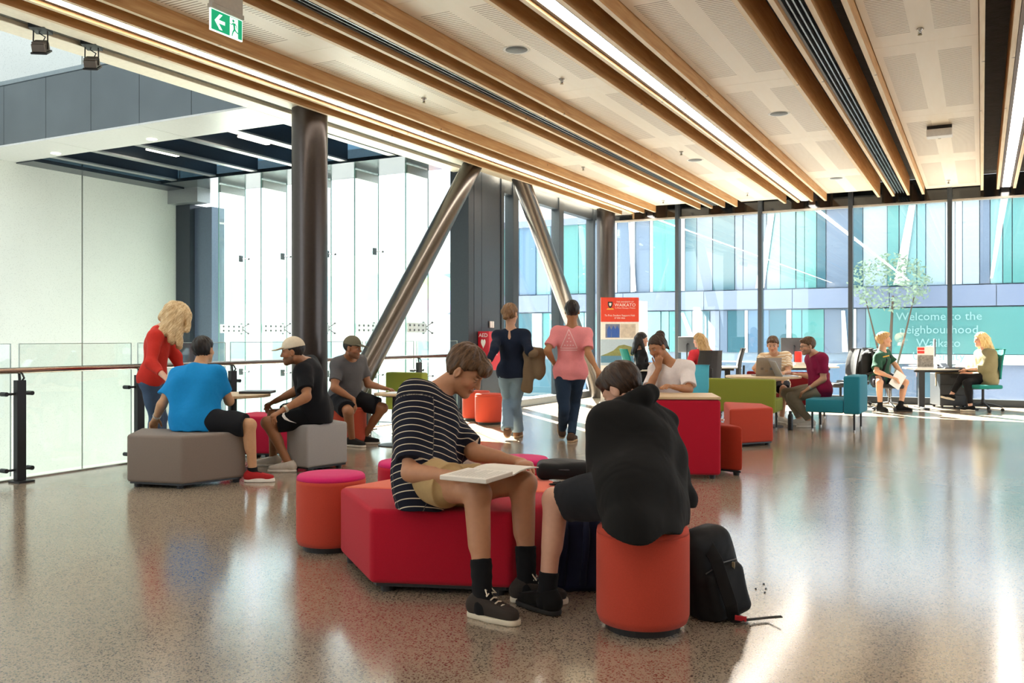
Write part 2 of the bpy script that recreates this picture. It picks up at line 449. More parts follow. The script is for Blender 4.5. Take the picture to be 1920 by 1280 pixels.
# ---- exit sign
g1 = emit('exit green', '#0a8f62', 0.55); g2 = emit('exit white', '#e8f3ee', 0.75)
sgp = at(424, 47, 6.9)
t = thing('exit_sign', 'green running-man exit sign with left arrow hanging under the ceiling', 'sign', (sgp.x, sgp.y, sgp.z), math.radians(90))
sw, sh = 0.33, 0.165
MB().box(-sw / 2, sw / 2, -0.006, 0.006, -sh / 2, sh / 2).build('edge', emit('sign edge', '#f2fff8', 0.9), t)
for sgn in (-1,):
    y_ = sgn * 0.007
    MB().add([(-sw / 2 + .008, y_, -sh / 2 + .008), (sw / 2 - .004, y_, -sh / 2 + .008), (sw / 2 - .004, y_, sh / 2 - .004), (-sw / 2 + .008, y_, sh / 2 - .004)], [(0, 1, 2, 3)]).build('green_face', g1, t)
    y_ = sgn * 0.0085
    ar = [(-.125, 0), (-.075, .058), (-.045, .058), (-.085, .013), (-.02, .013), (-.02, -.013), (-.085, -.013), (-.045, -.058), (-.075, -.058)]
    MB().add([(a, y_, b) for a, b in ar], [(0, 1, 2, 3), (0, 3, 6), (3, 4, 5, 6), (0, 6, 7, 8)]).build('arrow', g2, t)
    MB().add([(.03, y_, -.075), (.115, y_, -.075), (.115, y_, .072), (.03, y_, .072)], [(0, 1, 2, 3)]).build('doorway', g2, t)
    y_ = sgn * 0.0095
    m_ = MB()
    def limb(a, b, wa, wb):
        a, b = Vector((a[0], 0, a[1])), Vector((b[0], 0, b[1])); d = (b - a).normalized(); n_ = Vector((-d.z, 0, d.x))
        m_.add([(q.x, y_, q.z) for q in (a + n_ * wa, a - n_ * wa, b - n_ * wb, b + n_ * wb)], [(0, 1, 2, 3)])
    limb((.072, .034), (.078, -.012), .012, .009); limb((.078, -.012), (.06, -.04), .008, .006); limb((.06, -.04), (.052, -.07), .006, .004)
    limb((.078, -.012), (.1, -.03), .008, .006); limb((.1, -.03), (.125, -.036), .006, .004)
    limb((.068, .034), (.05, .018), .006, .004); limb((.05, .018), (.03, .022), .004, .003); limb((.078, .034), (.098, .02), .006, .004); limb((.098, .02), (.106, -.004), .004, .003)
    m_.add([(.066 + .012 * math.cos(k * math.pi / 5), y_, .05 + .012 * math.sin(k * math.pi / 5)) for k in range(10)], [tuple(range(10))])
    m_.build('running_figure', g1, t)
MB().box(-sw / 2, sw / 2, -0.025, 0.025, sh / 2, sh / 2 + 0.035).box(-sw / 2 + .02, sw / 2 - .02, -0.03, 0.03, sh / 2 + .035, 4.09 - sgp.z).build('housing', mat('sign housing', '#cfc9bd', 0.5), t)

# ---- spotlights under the void edge
for k, (px, py) in enumerate(((76, 88), (172, 118))):
    D_ = 7.53 / (-( (px - 960) / F * cY - sY)); p_ = at(px, py, D_)
    t = thing('spotlight', ('box spotlight hanging below the void edge, nearer the picture corner', 'box spotlight hanging below the void edge, second from the corner')[k], 'spotlight', (p_.x, p_.y, p_.z), math.radians(35), group='spotlights under the void edge')
    top = 4.09 - p_.z
    MB().box(-0.07, 0.07, -0.10, 0.10, top - 0.045, top).build('mount', BLACK, t)
    for s_ in (-1, 1): MB().tube([(s_ * .06, 0, top - .04), (s_ * .062, 0, .02), (s_ * .062, 0, -.02)], .006, 6).build('yoke_arm', BLACK, t)
    R_ = Matrix.Rotation(math.radians(28), 3, 'X')
    b_ = MB().cbox((0, 0, 0), (.115, .13, .07), R_)
    for q in range(4): b_.cbox(R_ @ Vector((0, -.045 + q * .03, .042)), (.11, .012, .02), R_)
    b_.build('body', mat('spot grey', '#6d665f', 0.45, 0.6), t, 0.004, 1)
    MB().cbox(R_ @ Vector((0, 0, -.045)), (.14, .15, .018), R_).build('lens_frame', BLACK, t, 0.004, 1)
    MB().tube([(.01, .02, .05), (.03, .03, .1), (-.02, .02, .13), (.0, 0, top - .03)], .006, 6).build('cable', BLACK, t)

# ---- columns and braces
def roundcol(name, x, y, r, z0, z1, lb):
    o = MB().lathe([(r, z0), (r, z1)], (x, y, 0), 48).build(name, COL); autosmooth(o); return tag(o, lb, 'column', kind='structure')
roundcol('steel_column', -7.25, 8.52, 0.215, 0, 4.3, 'round dark steel column standing by the balustrade')
roundcol('steel_column', -7.2, 18.1, 0.20, 0, 4.3, 'round dark steel column in the corner behind the banner')
for a, b, lb in (((-7.2, 8.80, -0.02), (-7.2, 12.62, 4.3), 'slanting steel tube brace crossing the bright atrium glass'), ((-7.2, 17.75, -0.02), (-7.2, 13.85, 4.3), 'slanting steel tube brace in front of the side windows')):
    o = MB().tube([a, b], 0.155, 40).build('steel_brace', BRUSH); autosmooth(o); tag(o, lb, 'column', kind='structure')

# ---- dark pier between atrium glass and side windows
pier = mat('pier panel', '#454b52', 0.4, 0.35)
w_ = thing('wall_pier', 'dark blue-grey steel pier carrying the light switch', 'wall', kind='structure')
MB().box(-7.86, -7.56, 13.05, 14.0, -4, 4.3).build('panel', pier, w_, 0.004, 1)
MB().box(-7.92, -7.56, 12.86, 13.04, -4, 4.3).build('end_post', FRAME, w_, 0.004, 1)
MB().box(-7.565, -7.557, 13.30, 13.315, 0, 4.3).build('joint', FRAME, w_)

# ---- side window
def pane(parent, x0, x1, y0, y1, z0, z1, m=GLASS):
    return MB().box(x0, x1, y0, y1, z0, z1).build('pane', m, parent)
w2 = thing('window_2', 'tall dark-framed side windows behind the two walking people', 'window', kind='structure')
for y in (14.0, 14.45, 16.45, 18.25):
    ww = 0.20 if y in (14.45, 16.45) else 0.09
    MB().box(-7.72, -7.54, y - 0.02, y + ww, 0.0, 4.2).build('mullion', FRAME, w2, 0.004, 1)
MB().box(-7.72, -7.56, 14, YF, 3.86, 4.2).build('head', FRAME, w2)
MB().box(-7.75, -7.48, 14, YF, 0, 0.13).build('sill', mat('sill metal', '#8a8c8c', 0.35, 0.6), w2, 0.004, 1)
for y0, y1 in ((14.07, 14.43), (14.65, 16.43), (16.65, 18.23), (18.34, 18.76)):
    pane(w2, -7.645, -7.635, y0, y1, 0.13, 3.86)

# ---- far window wall
w1 = thing('window_1', 'wall of tall dark-framed windows at the far end', 'window', kind='structure')
MX = [-7.555 + 1.755 * k for k in range(11)]
for x in MX:
    MB().box(x - 0.04, x + 0.04, YF - 0.13, YF + 0.06, 0, 4.3).build('mullion', FRAME, w1, 0.004, 1)
spd = mat('dark spandrel glass', '#15181b', 0.08, 0.0, spec=0.8)
for x0, x1 in zip(MX, MX[1:]):
    pane(w1, x0 + 0.04, x1 - 0.04, YF, YF + 0.012, 0.13, 3.84)
    MB().box(x0 + 0.04, x1 - 0.04, YF - 0.01, YF + 0.02, 3.87, 4.3).build('spandrel', spd, w1)
    MB().box(x0 + 0.04, x1 - 0.04, YF - 0.06, YF + 0.05, 3.835, 3.87).build('transom', mat('transom trim', '#b9b2a8', 0.4, 0.5), w1)
    MB().box(x0 + 0.04, x1 - 0.04, YF - 0.10, YF + 0.05, 0.0, 0.13).build('bottom_rail', FRAME, w1, 0.004, 1)

# ---- atrium: pale speckled wall, point-fixed glass wall, bridge, rooflight
wl = thing('wall_left', 'tall pale speckled concrete wall across the void', 'wall', kind='structure')
PC = concrete_mat('speckled precast', '#c3c4ba', '#5c5d56', 62, .24)
y = -9.0
for k in range(11):
    y1 = min(y + 2.16, 13.0)
    MB().box(-14.3, -14.0, y + 0.012, y1 - 0.012, -4, 15).build('panel', PC, wl, 0.006, 1); y = y1
    if y >= 13: break
MB().box(-14.32, -14.05, -9, 13, -4, 15).build('joint_backing', mat('joint grey', '#7d7e78', 0.8), wl)
tag(MB().box(-14.0, -13.62, 12.5, 12.95, -4, 3.86).build('corner_post', mat('post steel', '#3a3f45', 0.4, 0.4), None, 0.004, 1), 'dark steel post where the speckled wall meets the glass', 'column', kind='structure')
tag(MB().box(-13.62, -13.16, 12.62, 12.95, -4, 3.80).build('corner_casing', mat('casing blue', '#6a7686', 0.35, 0.5), None, 0.004, 1), 'blue-grey metal casing beside the dark corner post', 'column', kind='structure')
w3 = thing('window_3', 'frameless point-fixed glass wall of the atrium with glass fins', 'window', kind='structure')
JX = [-13.16, -12.56, -11.52, -10.47, -9.42, -8.38, -7.92]
for x0, x1 in zip(JX, JX[1:]):
    pane(w3, x0 + 0.006, x1 - 0.006, 12.90, 12.912, -4, 1.42)
    pane(w3, x0 + 0.006, x1 - 0.006, 12.90, 12.912, 1.432, 4.14)
edge_g = mat('glass edge', '#6f9a8f', 0.2)
bolt_m = mat('fixing steel', '#6d6f6f', 0.3, 0.9)
for x in JX[1:-1]:
    MB().box(x - 0.008, x + 0.008, 12.22, 12.86, -4, 4.14).build('glass_fin', GLASSF, w3)
    MB().box(x - 0.009, x + 0.009, 12.212, 12.222, -4, 4.14).build('fin_edge', edge_g, w3)
    MB().box(x - 0.004, x + 0.004, 12.88, 12.902, -4, 4.14).build('joint', edge_g, w3)
    pl = MB().box(x - 0.016, x + 0.016, 12.24, 12.80, 1.36, 1.52).build('splice_plate', mat('splice', '#e6ebe6', 0.4, 0.2), w3)
    bb = MB()
    for yy in (12.32, 12.45, 12.58, 12.71):
        for zz in (1.40, 1.48): bb.lathe([(0.018, 0), (0.018, 0.05)], (x - 0.025, yy, zz), 8, Matrix.Rotation(math.pi / 2, 3, 'Y'))
    bb.build('bolts', bolt_m, pl)['kind'] = 'stuff'
    for zz in (-2.4, 0.62, 1.44, 2.78):
        sp = MB()
        arms = ((-.09, .09), (.09, .09), (-.09, -.09), (.09, -.09)) if zz == 1.44 else ((-.1, 0), (.1, 0))
        for ax_, az_ in arms:
            sp.tube([(x, 12.80, zz), (x + ax_, 12.88, zz + az_)], 0.009, 8).lathe([(0.02, 0), (0.02, 0.02)], (x + ax_, 12.895, zz + az_), 10, Matrix.Rotation(math.pi / 2, 3, 'X'))
        sp.box(x - .014, x + .014, 12.74, 12.82, zz - .06, zz + .06)
        sp.build('spider_fitting', bolt_m, w3)
    MB().box(x - 0.02, x + 0.02, 12.25, 12.86, 3.98, 4.12).build('head_shoe', mat('shoe grey', '#a9ada8', 0.4, 0.4), w3)
br = thing('bridge_beam', 'metal-clad bridge beam with pale underside crossing the void', 'beam', kind='structure')
clad = mat('satin cladding', '#6b7278', 0.13, 0.9, var=0.2, scale=1.5)
x = -14.0
while x < -7.9:
    x1 = min(x + 0.98, -7.88)
    MB().box(x + 0.004, x1 - 0.004, 8.38, 8.40, 4.16, 5.06).build('cladding_sheet', clad, br); x = x1
MB().box(-14.0, -7.88, 8.40, 9.22, 4.30, 5.03).build('core', DARK, br)
MB().box(-14.0, -7.88, 8.36, 8.46, 5.06, 5.12).build('capping', mat('capping metal', '#8c969c', 0.3, 0.8), br)
x = -14.0
while x < -7.9:
    x1 = min(x + 1.96, -7.88)
    MB().box(x + 0.004, x1 - 0.004, 8.37, 9.22, 4.14, 4.165).build('soffit_panel', mat('soffit white', '#b5b5b0', 0.3), br); x = x1
for k, px in enumerate((110, 290, 478)):
    rr_ = (px - 960) / F; X_ = 9.1 * (rr_ * cY - sY) / (rr_ * sY + cY)
    o = MB().lathe([(0.07, 4.135), (0.07, 4.15)], (X_, 9.05, 0), 20).build('downlight', emit('downlight', '#fff1d8', 6)); tag(o, ('round downlight in the bridge underside by the speckled wall', 'round downlight in the middle of the bridge underside', 'round downlight in the bridge underside by the column')[k], 'ceiling light', 'downlights under the bridge')
rl = thing('rooflight', 'dark steel rooflight frame with deep beams over the void', 'roof', kind='structure')
rt = bpy.data.materials.new('roof tint'); rt.use_nodes = True
nt_ = rt.node_tree; nt_.nodes.clear()
o1, d1, t1, x1_ = N(nt_, 'ShaderNodeOutputMaterial'), N(nt_, 'ShaderNodeBsdfDiffuse'), N(nt_, 'ShaderNodeBsdfTranslucent'), N(nt_, 'ShaderNodeMixShader')
d1.inputs[0].default_value = lin('#52748c'); t1.inputs[0].default_value = lin('#b5d0e0'); x1_.inputs[0].default_value = .7
nt_.links.new(d1.outputs[0], x1_.inputs[1]); nt_.links.new(t1.outputs[0], x1_.inputs[2]); nt_.links.new(x1_.outputs[0], o1.inputs[0])
navy = mat('beam navy', '#343b42', 0.3, 0.6)
MB().box(-14.0, -7.88, 11.75, 12.98, 4.14, 4.20).build('edge_soffit', mat('soffit dark', '#39444a', 0.16, 0.75), rl)
MB().box(-14.0, -13.55, 9.22, 12.5, 4.12, 4.18).build('side_soffit', navy, rl)
MB().box(-14.0, -13.2, 12.3, 12.62, 3.86, 4.14).build('corner_beam', mat('casing grey', '#9a9c9c', 0.3, 0.6), rl)
for k in range(6):
    xx = -13.2 + k * 0.98
    MB().box(xx - 0.04, xx + 0.04, 9.22, 11.8, 4.18, 4.62).build('beam', navy, rl)
    MB().box(xx - 0.07, xx + 0.07, 9.22, 11.8, 4.165, 4.19).build('beam_flange', mat('flange', '#8d8f8d', 0.3, 0.7), rl)
    if k < 5:
        for yy in (9.9, 10.9, 11.55):
            MB().box(xx + 0.04, xx + 0.94, yy - 0.03, yy + 0.03, 4.5, 4.62).build('cross_rail', navy, rl)
    if k in (1, 3):
        MB().tube([(xx + .5, 9.3, 4.30), (xx + .5, 11.6, 4.30)], .02, 8).build('track', CHROME, rl)
        MB().box(xx + .46, xx + .54, 9.9, 10.5, 4.25, 4.275).build('track_lamp', emit('track lamp', '#fff6e4', 3), rl)
for k in range(7):
    MB().box(-14.18 + k * 0.98 + 0.005, -14.18 + (k + 1) * 0.98 - 0.005, 9.0, 12.98, 4.66, 4.68).build('roof_pane', rt, rl)
tag(MB().box(-14.3, -7.84, 12.96, 13.2, 4.2, 15).build('sun_block_wall', mat('sun block wall', '#c9cdca', .6)), 'sun block wall added above the atrium glass, out of sight, to stop stray sun', 'wall', kind='structure')  # unseen wall, added to keep stray sun patches off the floor

# ---- balustrade
bal = thing('balustrade', 'glass balustrade with dark posts and a steel handrail along the void', 'balustrade', (-7.54, 0, 0), kind=None)
railm = mat('handrail steel', '#a58d7e', 0.22, 1.0, stretch=(1, .1, 1))
MB().tube([(-0.01, -6, 0.985), (-0.01, 12.84, 0.985)], 0.027, 16).build('handrail', railm, bal, smooth=True)
PY = [5.0 + 1.27 * k for k in range(-6, 7)]
for y in PY:
    p_ = MB().box(-0.03, 0.03, y - 0.042, y + 0.042, 0.015, 0.90).build('post', BLACK, bal, 0.003, 1)
    MB().box(-0.05, 0.10, y - 0.075, y + 0.075, 0.0, 0.016).build('base_plate', DARK, p_)
    for zz in (0.11, 0.78):
        for s_ in (-1, 1):
            sp = MB(); sp.tube([(-0.01, y + s_ * 0.03, zz), (-0.01, y + s_ * 0.13, zz)], 0.011, 8).tube([(-0.075, y + s_ * 0.12, zz), (0.0, y + s_ * 0.12, zz)], 0.02, 10)
            sp.build('glass_clamp', BLACK, p_)
    MB().tube([(0, y, 0.87), (0.03, y + .02, 0.92), (-0.005, y + .02, 0.965)], 0.009, 8).tube([(0, y, 0.88), (-0.01, y, 0.965)], 0.012, 8).build('rail_bracket', BLACK, p_)
for y0, y1 in zip(PY, PY[1:]):
    g_ = MB().box(-0.078, -0.066, y0 + 0.04, y1 - 0.04, 0.05, 1.22).build('glass_panel', GLASSB, bal)
    MB().box(-0.0785, -0.0655, y0 + 0.038, y0 + 0.042, 0.05, 1.22).box(-0.0785, -0.0655, y1 - 0.042, y1 - 0.038, 0.05, 1.22).box(-0.0785, -0.0655, y0 + .04, y1 - .04, 1.218, 1.224).build('polished_edge', mat('pale glass edge', '#aebfba', 0.2), g_)

# ---- switch plate and defibrillator cabinet on the pier
t = thing('light_switch', 'white double light switch on the dark pier', 'switch', (-7.552, 13.62, 1.50), math.radians(90))
MB().box(-0.075, 0.075, -0.014, 0, -0.06, 0.06).build('plate', mat('switch edge', '#9c9a96', 0.5), t, 0.004, 1)
for s_ in (-1, 1): MB().cbox((s_ * 0.036, -0.017, 0), (0.064, 0.012, 0.108)).build('rocker', WHITE, t, 0.003, 1)
t = thing('defibrillator_cabinet', 'red wall cabinet marked AED with a white heart, on the pier', 'cabinet', (-7.552, 13.42, 1.08), math.radians(90))
redm = mat('cabinet red', '#c3182b', 0.35)
MB().box(-0.27, 0.27, -0.22, 0, -0.36, 0.30).build('body', redm, t, 0.012)
def heart(r):
    return [(r * 16 * math.sin(a) ** 3 / 16, r * (13 * math.cos(a) - 5 * math.cos(2 * a) - 2 * math.cos(3 * a) - math.cos(4 * a)) / 16) for a in [k * 2 * math.pi / 28 for k in range(28)]]
WP = mat('white print', '#f4f2ee', 0.6)
MB().add([(x * .9, -0.223, z + .04) for x, z in heart(.15)], [tuple(range(28))]).build('front_heart', WP, t)
MB().add([(-0.273, -0.11 - x * .5, z + .10) for x, z in heart(.09)], [tuple(range(28))]).build('side_heart', WP, t)
text_mesh('front_text', 'AED', .1, WP, t, (0, -.223, .24), (math.pi / 2, 0, 0)); text_mesh('side_text', 'AED', .09, WP, t, (-.273, -.11, .23), (math.pi / 2, 0, -math.pi / 2))

wb_ = mat('plaster white', '#d8d4cc', .8)
tag(MB().box(-7.7, 11.2, -9.2, -9.0, -.3, 4.5).build('wall_back', wb_), 'plain pale wall behind the viewer', 'wall', kind='structure')
tag(MB().box(9.0, 9.2, -9, 6.0, -.3, 4.5).build('wall_right', wb_), 'plain pale wall beyond the right edge of the picture', 'wall', kind='structure')

# ================================================================== outside
ob = thing('office_building', 'glazed office building with teal and white panels across the street', 'building', (0, 31, 0))
pal = [mat('facade ' + n, c, r_, spec=0.7) for n, c, r_ in (('teal', '#57908f', .12), ('aqua', '#7aa5a8', .12), ('pale', '#9fb3bd', .2), ('blue', '#587590', .12), ('slate', '#65758a', .15), ('white', '#d2d8d8', .5), ('deep', '#365f6d', .1), ('lilac', '#7f8ba2', .25))]
def strip(z0, z1, wts, x0=-17.6, x1=26, lean=0.0, nm='facade_panel', wmin=.25, wmax=.8):
    x = x0
    while x < x1:
        k = rnd.choices(range(8), wts)[0]
        w_ = rnd.uniform(.10, .22) if k == 5 else rnd.uniform(wmin, wmax)
        d = rnd.uniform(-.05, .05)
        MB().box(x, x + w_ - .025, d, d + .1, z0, z1).build(nm, pal[k], ob)
        x += w_
strip(2.92, 5.5, (5, 5, 2, 4, 4, 4, 3, 3))
strip(-1.0, 0.42, (1, 1, 1, 5, 5, 0, 5, 3), nm='lower_panel', wmin=.9, wmax=2.2)
strip(0.76, 2.2, (5, 6, 2, 3, 3, 4, 3, 2), nm='street_window')
cur = mat('curtain white', '#e4e8e8', .8)
for k in range(16):                              # pale drawn curtains leaning behind the glass
    x = -16 + k * 2.3 + rnd.uniform(-.6, .6); le = rnd.uniform(-.5, .5); w_ = rnd.uniform(.12, .4); z0, z1 = ((2.95, 5.45), (.8, 2.15))[k % 2]
    MB().add([(x, -.09, z0), (x + w_, -.09, z0), (x + w_ * .6 + le, -.09, z1), (x + le, -.09, z1), (x, -.07, z0), (x + w_, -.07, z0), (x + w_ * .6 + le, -.07, z1), (x + le, -.07, z1)],
             [(0, 1, 2, 3), (7, 6, 5, 4), (0, 4, 5, 1), (1, 5, 6, 2), (2, 6, 7, 3), (3, 7, 4, 0)]).build('curtain', cur, ob)
MB().box(-3.2, 2.4, -.11, -.06, .76, 2.2).build('sign_pane', pal[0], ob)
MB().box(-17.6, 26, .08, .5, -4, 5.6).build('wall', mat('facade core', '#7a8b9c', .5), ob)
for k in range(15):
    MB().box(-17.6 + k * 3, -14.62 + k * 3, -.14, .1, 2.24, 2.88).build('spandrel_panel', mat('spandrel lilac', '#76829b', .3), ob)
MB().box(-17.6, 26, -.05, .1, -4, -1.0).build('plinth', mat('plinth', '#96a3b1', .5), ob)
MB().box(-3.6, 26, -.16, .1, .44, .74).build('sill_band', mat('white band', '#f1f3f1', .5), ob)
MB().box(-17.6, 26, -.2, .5, 5.5, 5.75).build('parapet', pal[7], ob)
text_mesh('window_lettering', 'Welcome to the\nneighbourhood\nWaikato\nUniversity', .36, mat('window text', '#84aeae', .5), ob, (-1.2, -.2, 1.3), (math.pi / 2, 0, 0))
wb = thing('pale_building', 'white low building with bands of windows beyond the atrium glass', 'building', (-34, 46, 0))
MB().box(-22, 16, 0, 6, -4, 6.5).build('wall', mat('render white', '#eceae4', .8), wb)
for k in range(9):
    for z0, z1 in ((3.6, 5.2), (-.2, 1.0)):
        MB().box(-20 + k * 3.9, -17.2 + k * 3.9, -.06, .1, z0, z1).build('window', mat('pale window', '#aab9c2', .2), wb)
sn = gp(826, 552, 2.4) if False else at(822, 553, 27)
t = thing('round_sign', 'round rainbow coloured sign with white letters outside the atrium glass', 'sign', (sn.x, sn.y, sn.z), YAW)
cols = ['#8fe0c4', '#c9e48a', '#f0c0a8', '#f29ab8', '#c7a0e6', '#9fc4f0']
for k in range(6):
    a0, a1 = math.radians(60 * k + 20), math.radians(60 * k + 80)
    pts = [(0, -.05, 0)] + [(.62 * math.cos(a0 + (a1 - a0) * j / 8), -.05, .62 * math.sin(a0 + (a1 - a0) * j / 8)) for j in range(9)]
    MB().add(pts + [(x, .05, z) for x, _, z in pts], [tuple(range(9, -1, -1)), tuple(range(10, 20))] + [(j, j + 1, j + 11, j + 10) for j in range(9)]).build('colour_segment', mat('sign ' + str(k), cols[k], .5), t)
text_mesh('lettering', '1st', .5, WP, t, (0, -.07, .05), (math.pi / 2, 0, 0))
MB().tube([(.5, .3, -6), (.5, .3, 1.0)], .18, 12).build('pole', mat('sign pole', '#7f8a92', .5), t)
MB().lathe([(.62, 0), (.62, .18)], (.34, .12, .04), 30, Matrix.Rotation(-math.pi / 2, 3, 'X')).build('rear_disc', mat('rear disc', '#7f8a92', .5), t)
# street tree beyond the right-hand windows
tp = Vector((-2.5, 29.6, -4.05))
t = thing('street_tree', 'leafy green street tree beyond the right-hand windows', 'tree', tp)
MB().tube([(0, 0, 0), (.05, .02, 2.2), (-.02, 0, 4.2), (.1, 0, 6.6)], [.10, .08, .06, .03], 10).tube([(0, 0, 3.4), (-.4, .2, 5.2), (-.7, .2, 6.5)], [.04, .03, .015], 8).tube([(0, 0, 3.6), (.4, -.1, 5.2), (.7, 0, 6.6)], [.04, .03, .015], 8).build('trunk', mat('bark', '#5a4a3c', .9, bump=.5), t, smooth=True)
lf = MB()
for _ in range(1000):
    u = Vector((rnd.gauss(0, 1), rnd.gauss(0, 1), rnd.gauss(0, 1))).normalized() * rnd.uniform(.5, 1) ** .6
    c_ = Vector((u.x * 1.25, u.y * 1.1, 7.0 + u.z * .9)); a_ = Vector((rnd.gauss(0, 1), rnd.gauss(0, 1), rnd.gauss(0, .6))).normalized() * .075
    b_ = a_.cross(Vector((rnd.gauss(0, 1), rnd.gauss(0, 1), rnd.gauss(0, 1)))).normalized() * .035
    lf.add([c_ - a_, c_ + b_, c_ + a_, c_ - b_], [(0, 1, 2, 3)])
o = lf.build('foliage', mat('leaf green', '#8aa089', .6, var=.2), t); o['kind'] = 'stuff'
# ================================================================== furniture
FAB = {k: fabric('fabric ' + k, c) for k, c in dict(orange='#c44a38', pink='#d8286f', crimson='#b8152f', salmon='#e8745a', taupe='#857970', grey='#a5a3a2', raspberry='#c41f45', rust='#c4523b', olive='#868f38', teal='#2b8296', burgundy='#7d1d22', cyan='#59b9cf', dteal='#1f7f78', brick='#b8402c').items()}
def poly_in(poly, d):
    c = sum((Vector(p[:2]) for p in poly), Vector((0, 0))) / len(poly)
    return [c + (Vector(p[:2]) - c) * (1 - d / (Vector(p[:2]) - c).length) for p in poly]
def ottoman(poly, h, fab, label, group='upholstered block seats'):
    poly = [Vector((p[0], p[1])) for p in poly]
    c = sum(poly, Vector((0, 0))) / len(poly)
    t = thing('ottoman', label, 'ottoman', (c.x, c.y, 0), group=group)
    loc = [p - c for p in poly]
    o = MB().prism([(p.x, p.y) for p in loc], 0.045, h).build('body', FAB[fab], t, 0.026, 4, True)
    MB().prism([(p.x, p.y) for p in [q * 0.93 for q in loc]], 0.03, 0.046).build('base_board', BLACK, t)
    for p in loc:
        q = p * (1 - 0.09 / p.length)
        MB().lathe([(0.028, 0), (0.032, 0.032)], (q.x, q.y, 0), 12).build('foot', BLACK, t)
    return t
def stool(c, r, h, side, top, label, group='round stools'):
    t = thing('round_stool', label, 'stool', (c.x, c.y, 0), group=group)
    MB().lathe([(r * .86, .035), (r * .95, .037), (r, .07), (r, h - .05), (r * .995, h - .028)], n=56).build('body', FAB[side], t, smooth=True)
    MB().lathe([(r * .995, h - .030), (r * .975, h - .010), (r * .93, h - .001), (r * .5, h + .004), (.001, h + .005)], n=56).build('cushion', FAB[top], t, smooth=True)
    MB().lathe([(r * .8, .0), (r * .84, .036)], n=40).build('base', BLACK, t)
    return t
def gc(px, D):                                # floor point at a pixel column and depth
    v = ray(px, HY) * D; return Vector((v.x, v.y, 0))
# -- front cluster: two half hexagons make one island, stools around it
O_, A_, th0 = Vector((-2.595, 4.35)), 0.72, math.radians(200.3)
hexv = [O_ + A_ * Vector((math.cos(th0 + k * math.pi / 3), math.sin(th0 + k * math.pi / 3))) for k in range(6)]
def shrink(poly, d=0.006):
    return poly_in(poly, d)
ottoman(shrink([hexv[0], hexv[1], hexv[2], hexv[3]]), 0.42, 'crimson', 'crimson half-hexagon ottoman with the striped-shirt reader sitting on it')
ottoman(shrink([hexv[3], hexv[4], hexv[5], hexv[0]]), 0.42, 'salmon', 'salmon half-hexagon ottoman behind the crimson one')
S_FRONT = gc(1205, 3.97)
stool(S_FRONT, 0.205, 0.45, 'orange', 'orange', 'orange-red round stool under the person in the black hoodie')
stool(gc(621, 5.46), 0.208, 0.45, 'orange', 'pink', 'round stool with orange side and pink top beside the crimson ottoman')
stool(gc(766, 6.02), 0.205, 0.45, 'crimson', 'pink', 'pink-topped round stool half hidden behind the striped shirt')
stool(gc(974, 6.2), 0.205, 0.45, 'crimson', 'pink', 'pink-topped round stool behind the open book')
# -- left group
FLp, CCp, RRp = Vector((-6.47, 5.25)), Vector((-5.94, 5.37)), Vector((-5.77, 5.94))
ottoman([FLp, CCp, RRp, RRp + 2 * (FLp - CCp)], 0.45, 'taupe', 'taupe grey angular ottoman under the person in the blue t-shirt')
c1, c2, c3 = gp(576, 887).to_2d(), gp(652, 876).to_2d(), gp(536, 882).to_2d()
ottoman([c3, c1, c2, c2 + Vector((-.42, .22)), c3 + (c2 - c1) * .9], 0.45, 'grey', 'light grey angular ottoman under the person in the white cap')
q = gc(490, 9.75).to_2d()
ottoman([q + Vector(v) for v in ((-.27, -.36), (.27, -.16), (.34, .34), (-.34, .28))], 0.44, 'raspberry', 'raspberry red ottoman behind the white-capped person\'s knees')
stool(gc(650, 10.75), 0.235, 0.45, 'rust', 'rust', 'rust round stool under the person in the grey t-shirt')
stool(gc(918, 13.25), 0.215, 0.45, 'orange', 'orange', 'bright red-orange stool with sunlit rim next to the dark pier')
stool(gc(893, 13.9), 0.215, 0.45, 'orange', 'orange', 'red-orange stool half hidden behind another by the dark pier')
def pedestal_table(c, r, z, label, base_r, squash=1.0, rotz=0.0, name='side_table'):
    t = thing(name, label, 'table', (c.x, c.y, 0), rotz)
    prof = []
    MB().add([(r * math.cos(2 * math.pi * k / 56), r * squash * math.sin(2 * math.pi * k / 56), zz) for zz in (z - .026, z) for k in range(56)],
             [tuple(range(55, -1, -1)), tuple(range(56, 112))] + [(k, (k + 1) % 56, 56 + (k + 1) % 56, 56 + k) for k in range(56)]).build('table_top', TOPW, t, 0.003, 1)
    MB().lathe([(.032, .012), (.032, z - .03)], n=20).build('pedestal', BLACK, t, smooth=False)
    MB().lathe([(base_r, 0), (base_r, .010), (.05, .016)], n=40).build('base', BLACK, t)
    MB().cbox((0, 0, z - .036), (.22, .22, .018)).build('top_plate', BLACK, t)
    return t
T1 = gc(437, 8.62)
pedestal_table(T1, 0.35, 0.735, 'round pale oak table between the blue shirt and the white cap', .22)
pedestal_table(gc(741, 10.62), 0.25, 0.62, 'small round oak side table under the grey-shirted person\'s hand', .2)
T3 = gc(1431, 12.9)
pedestal_table(T3, 0.53, 0.725, 'round oak table with two laptops on it', .28)
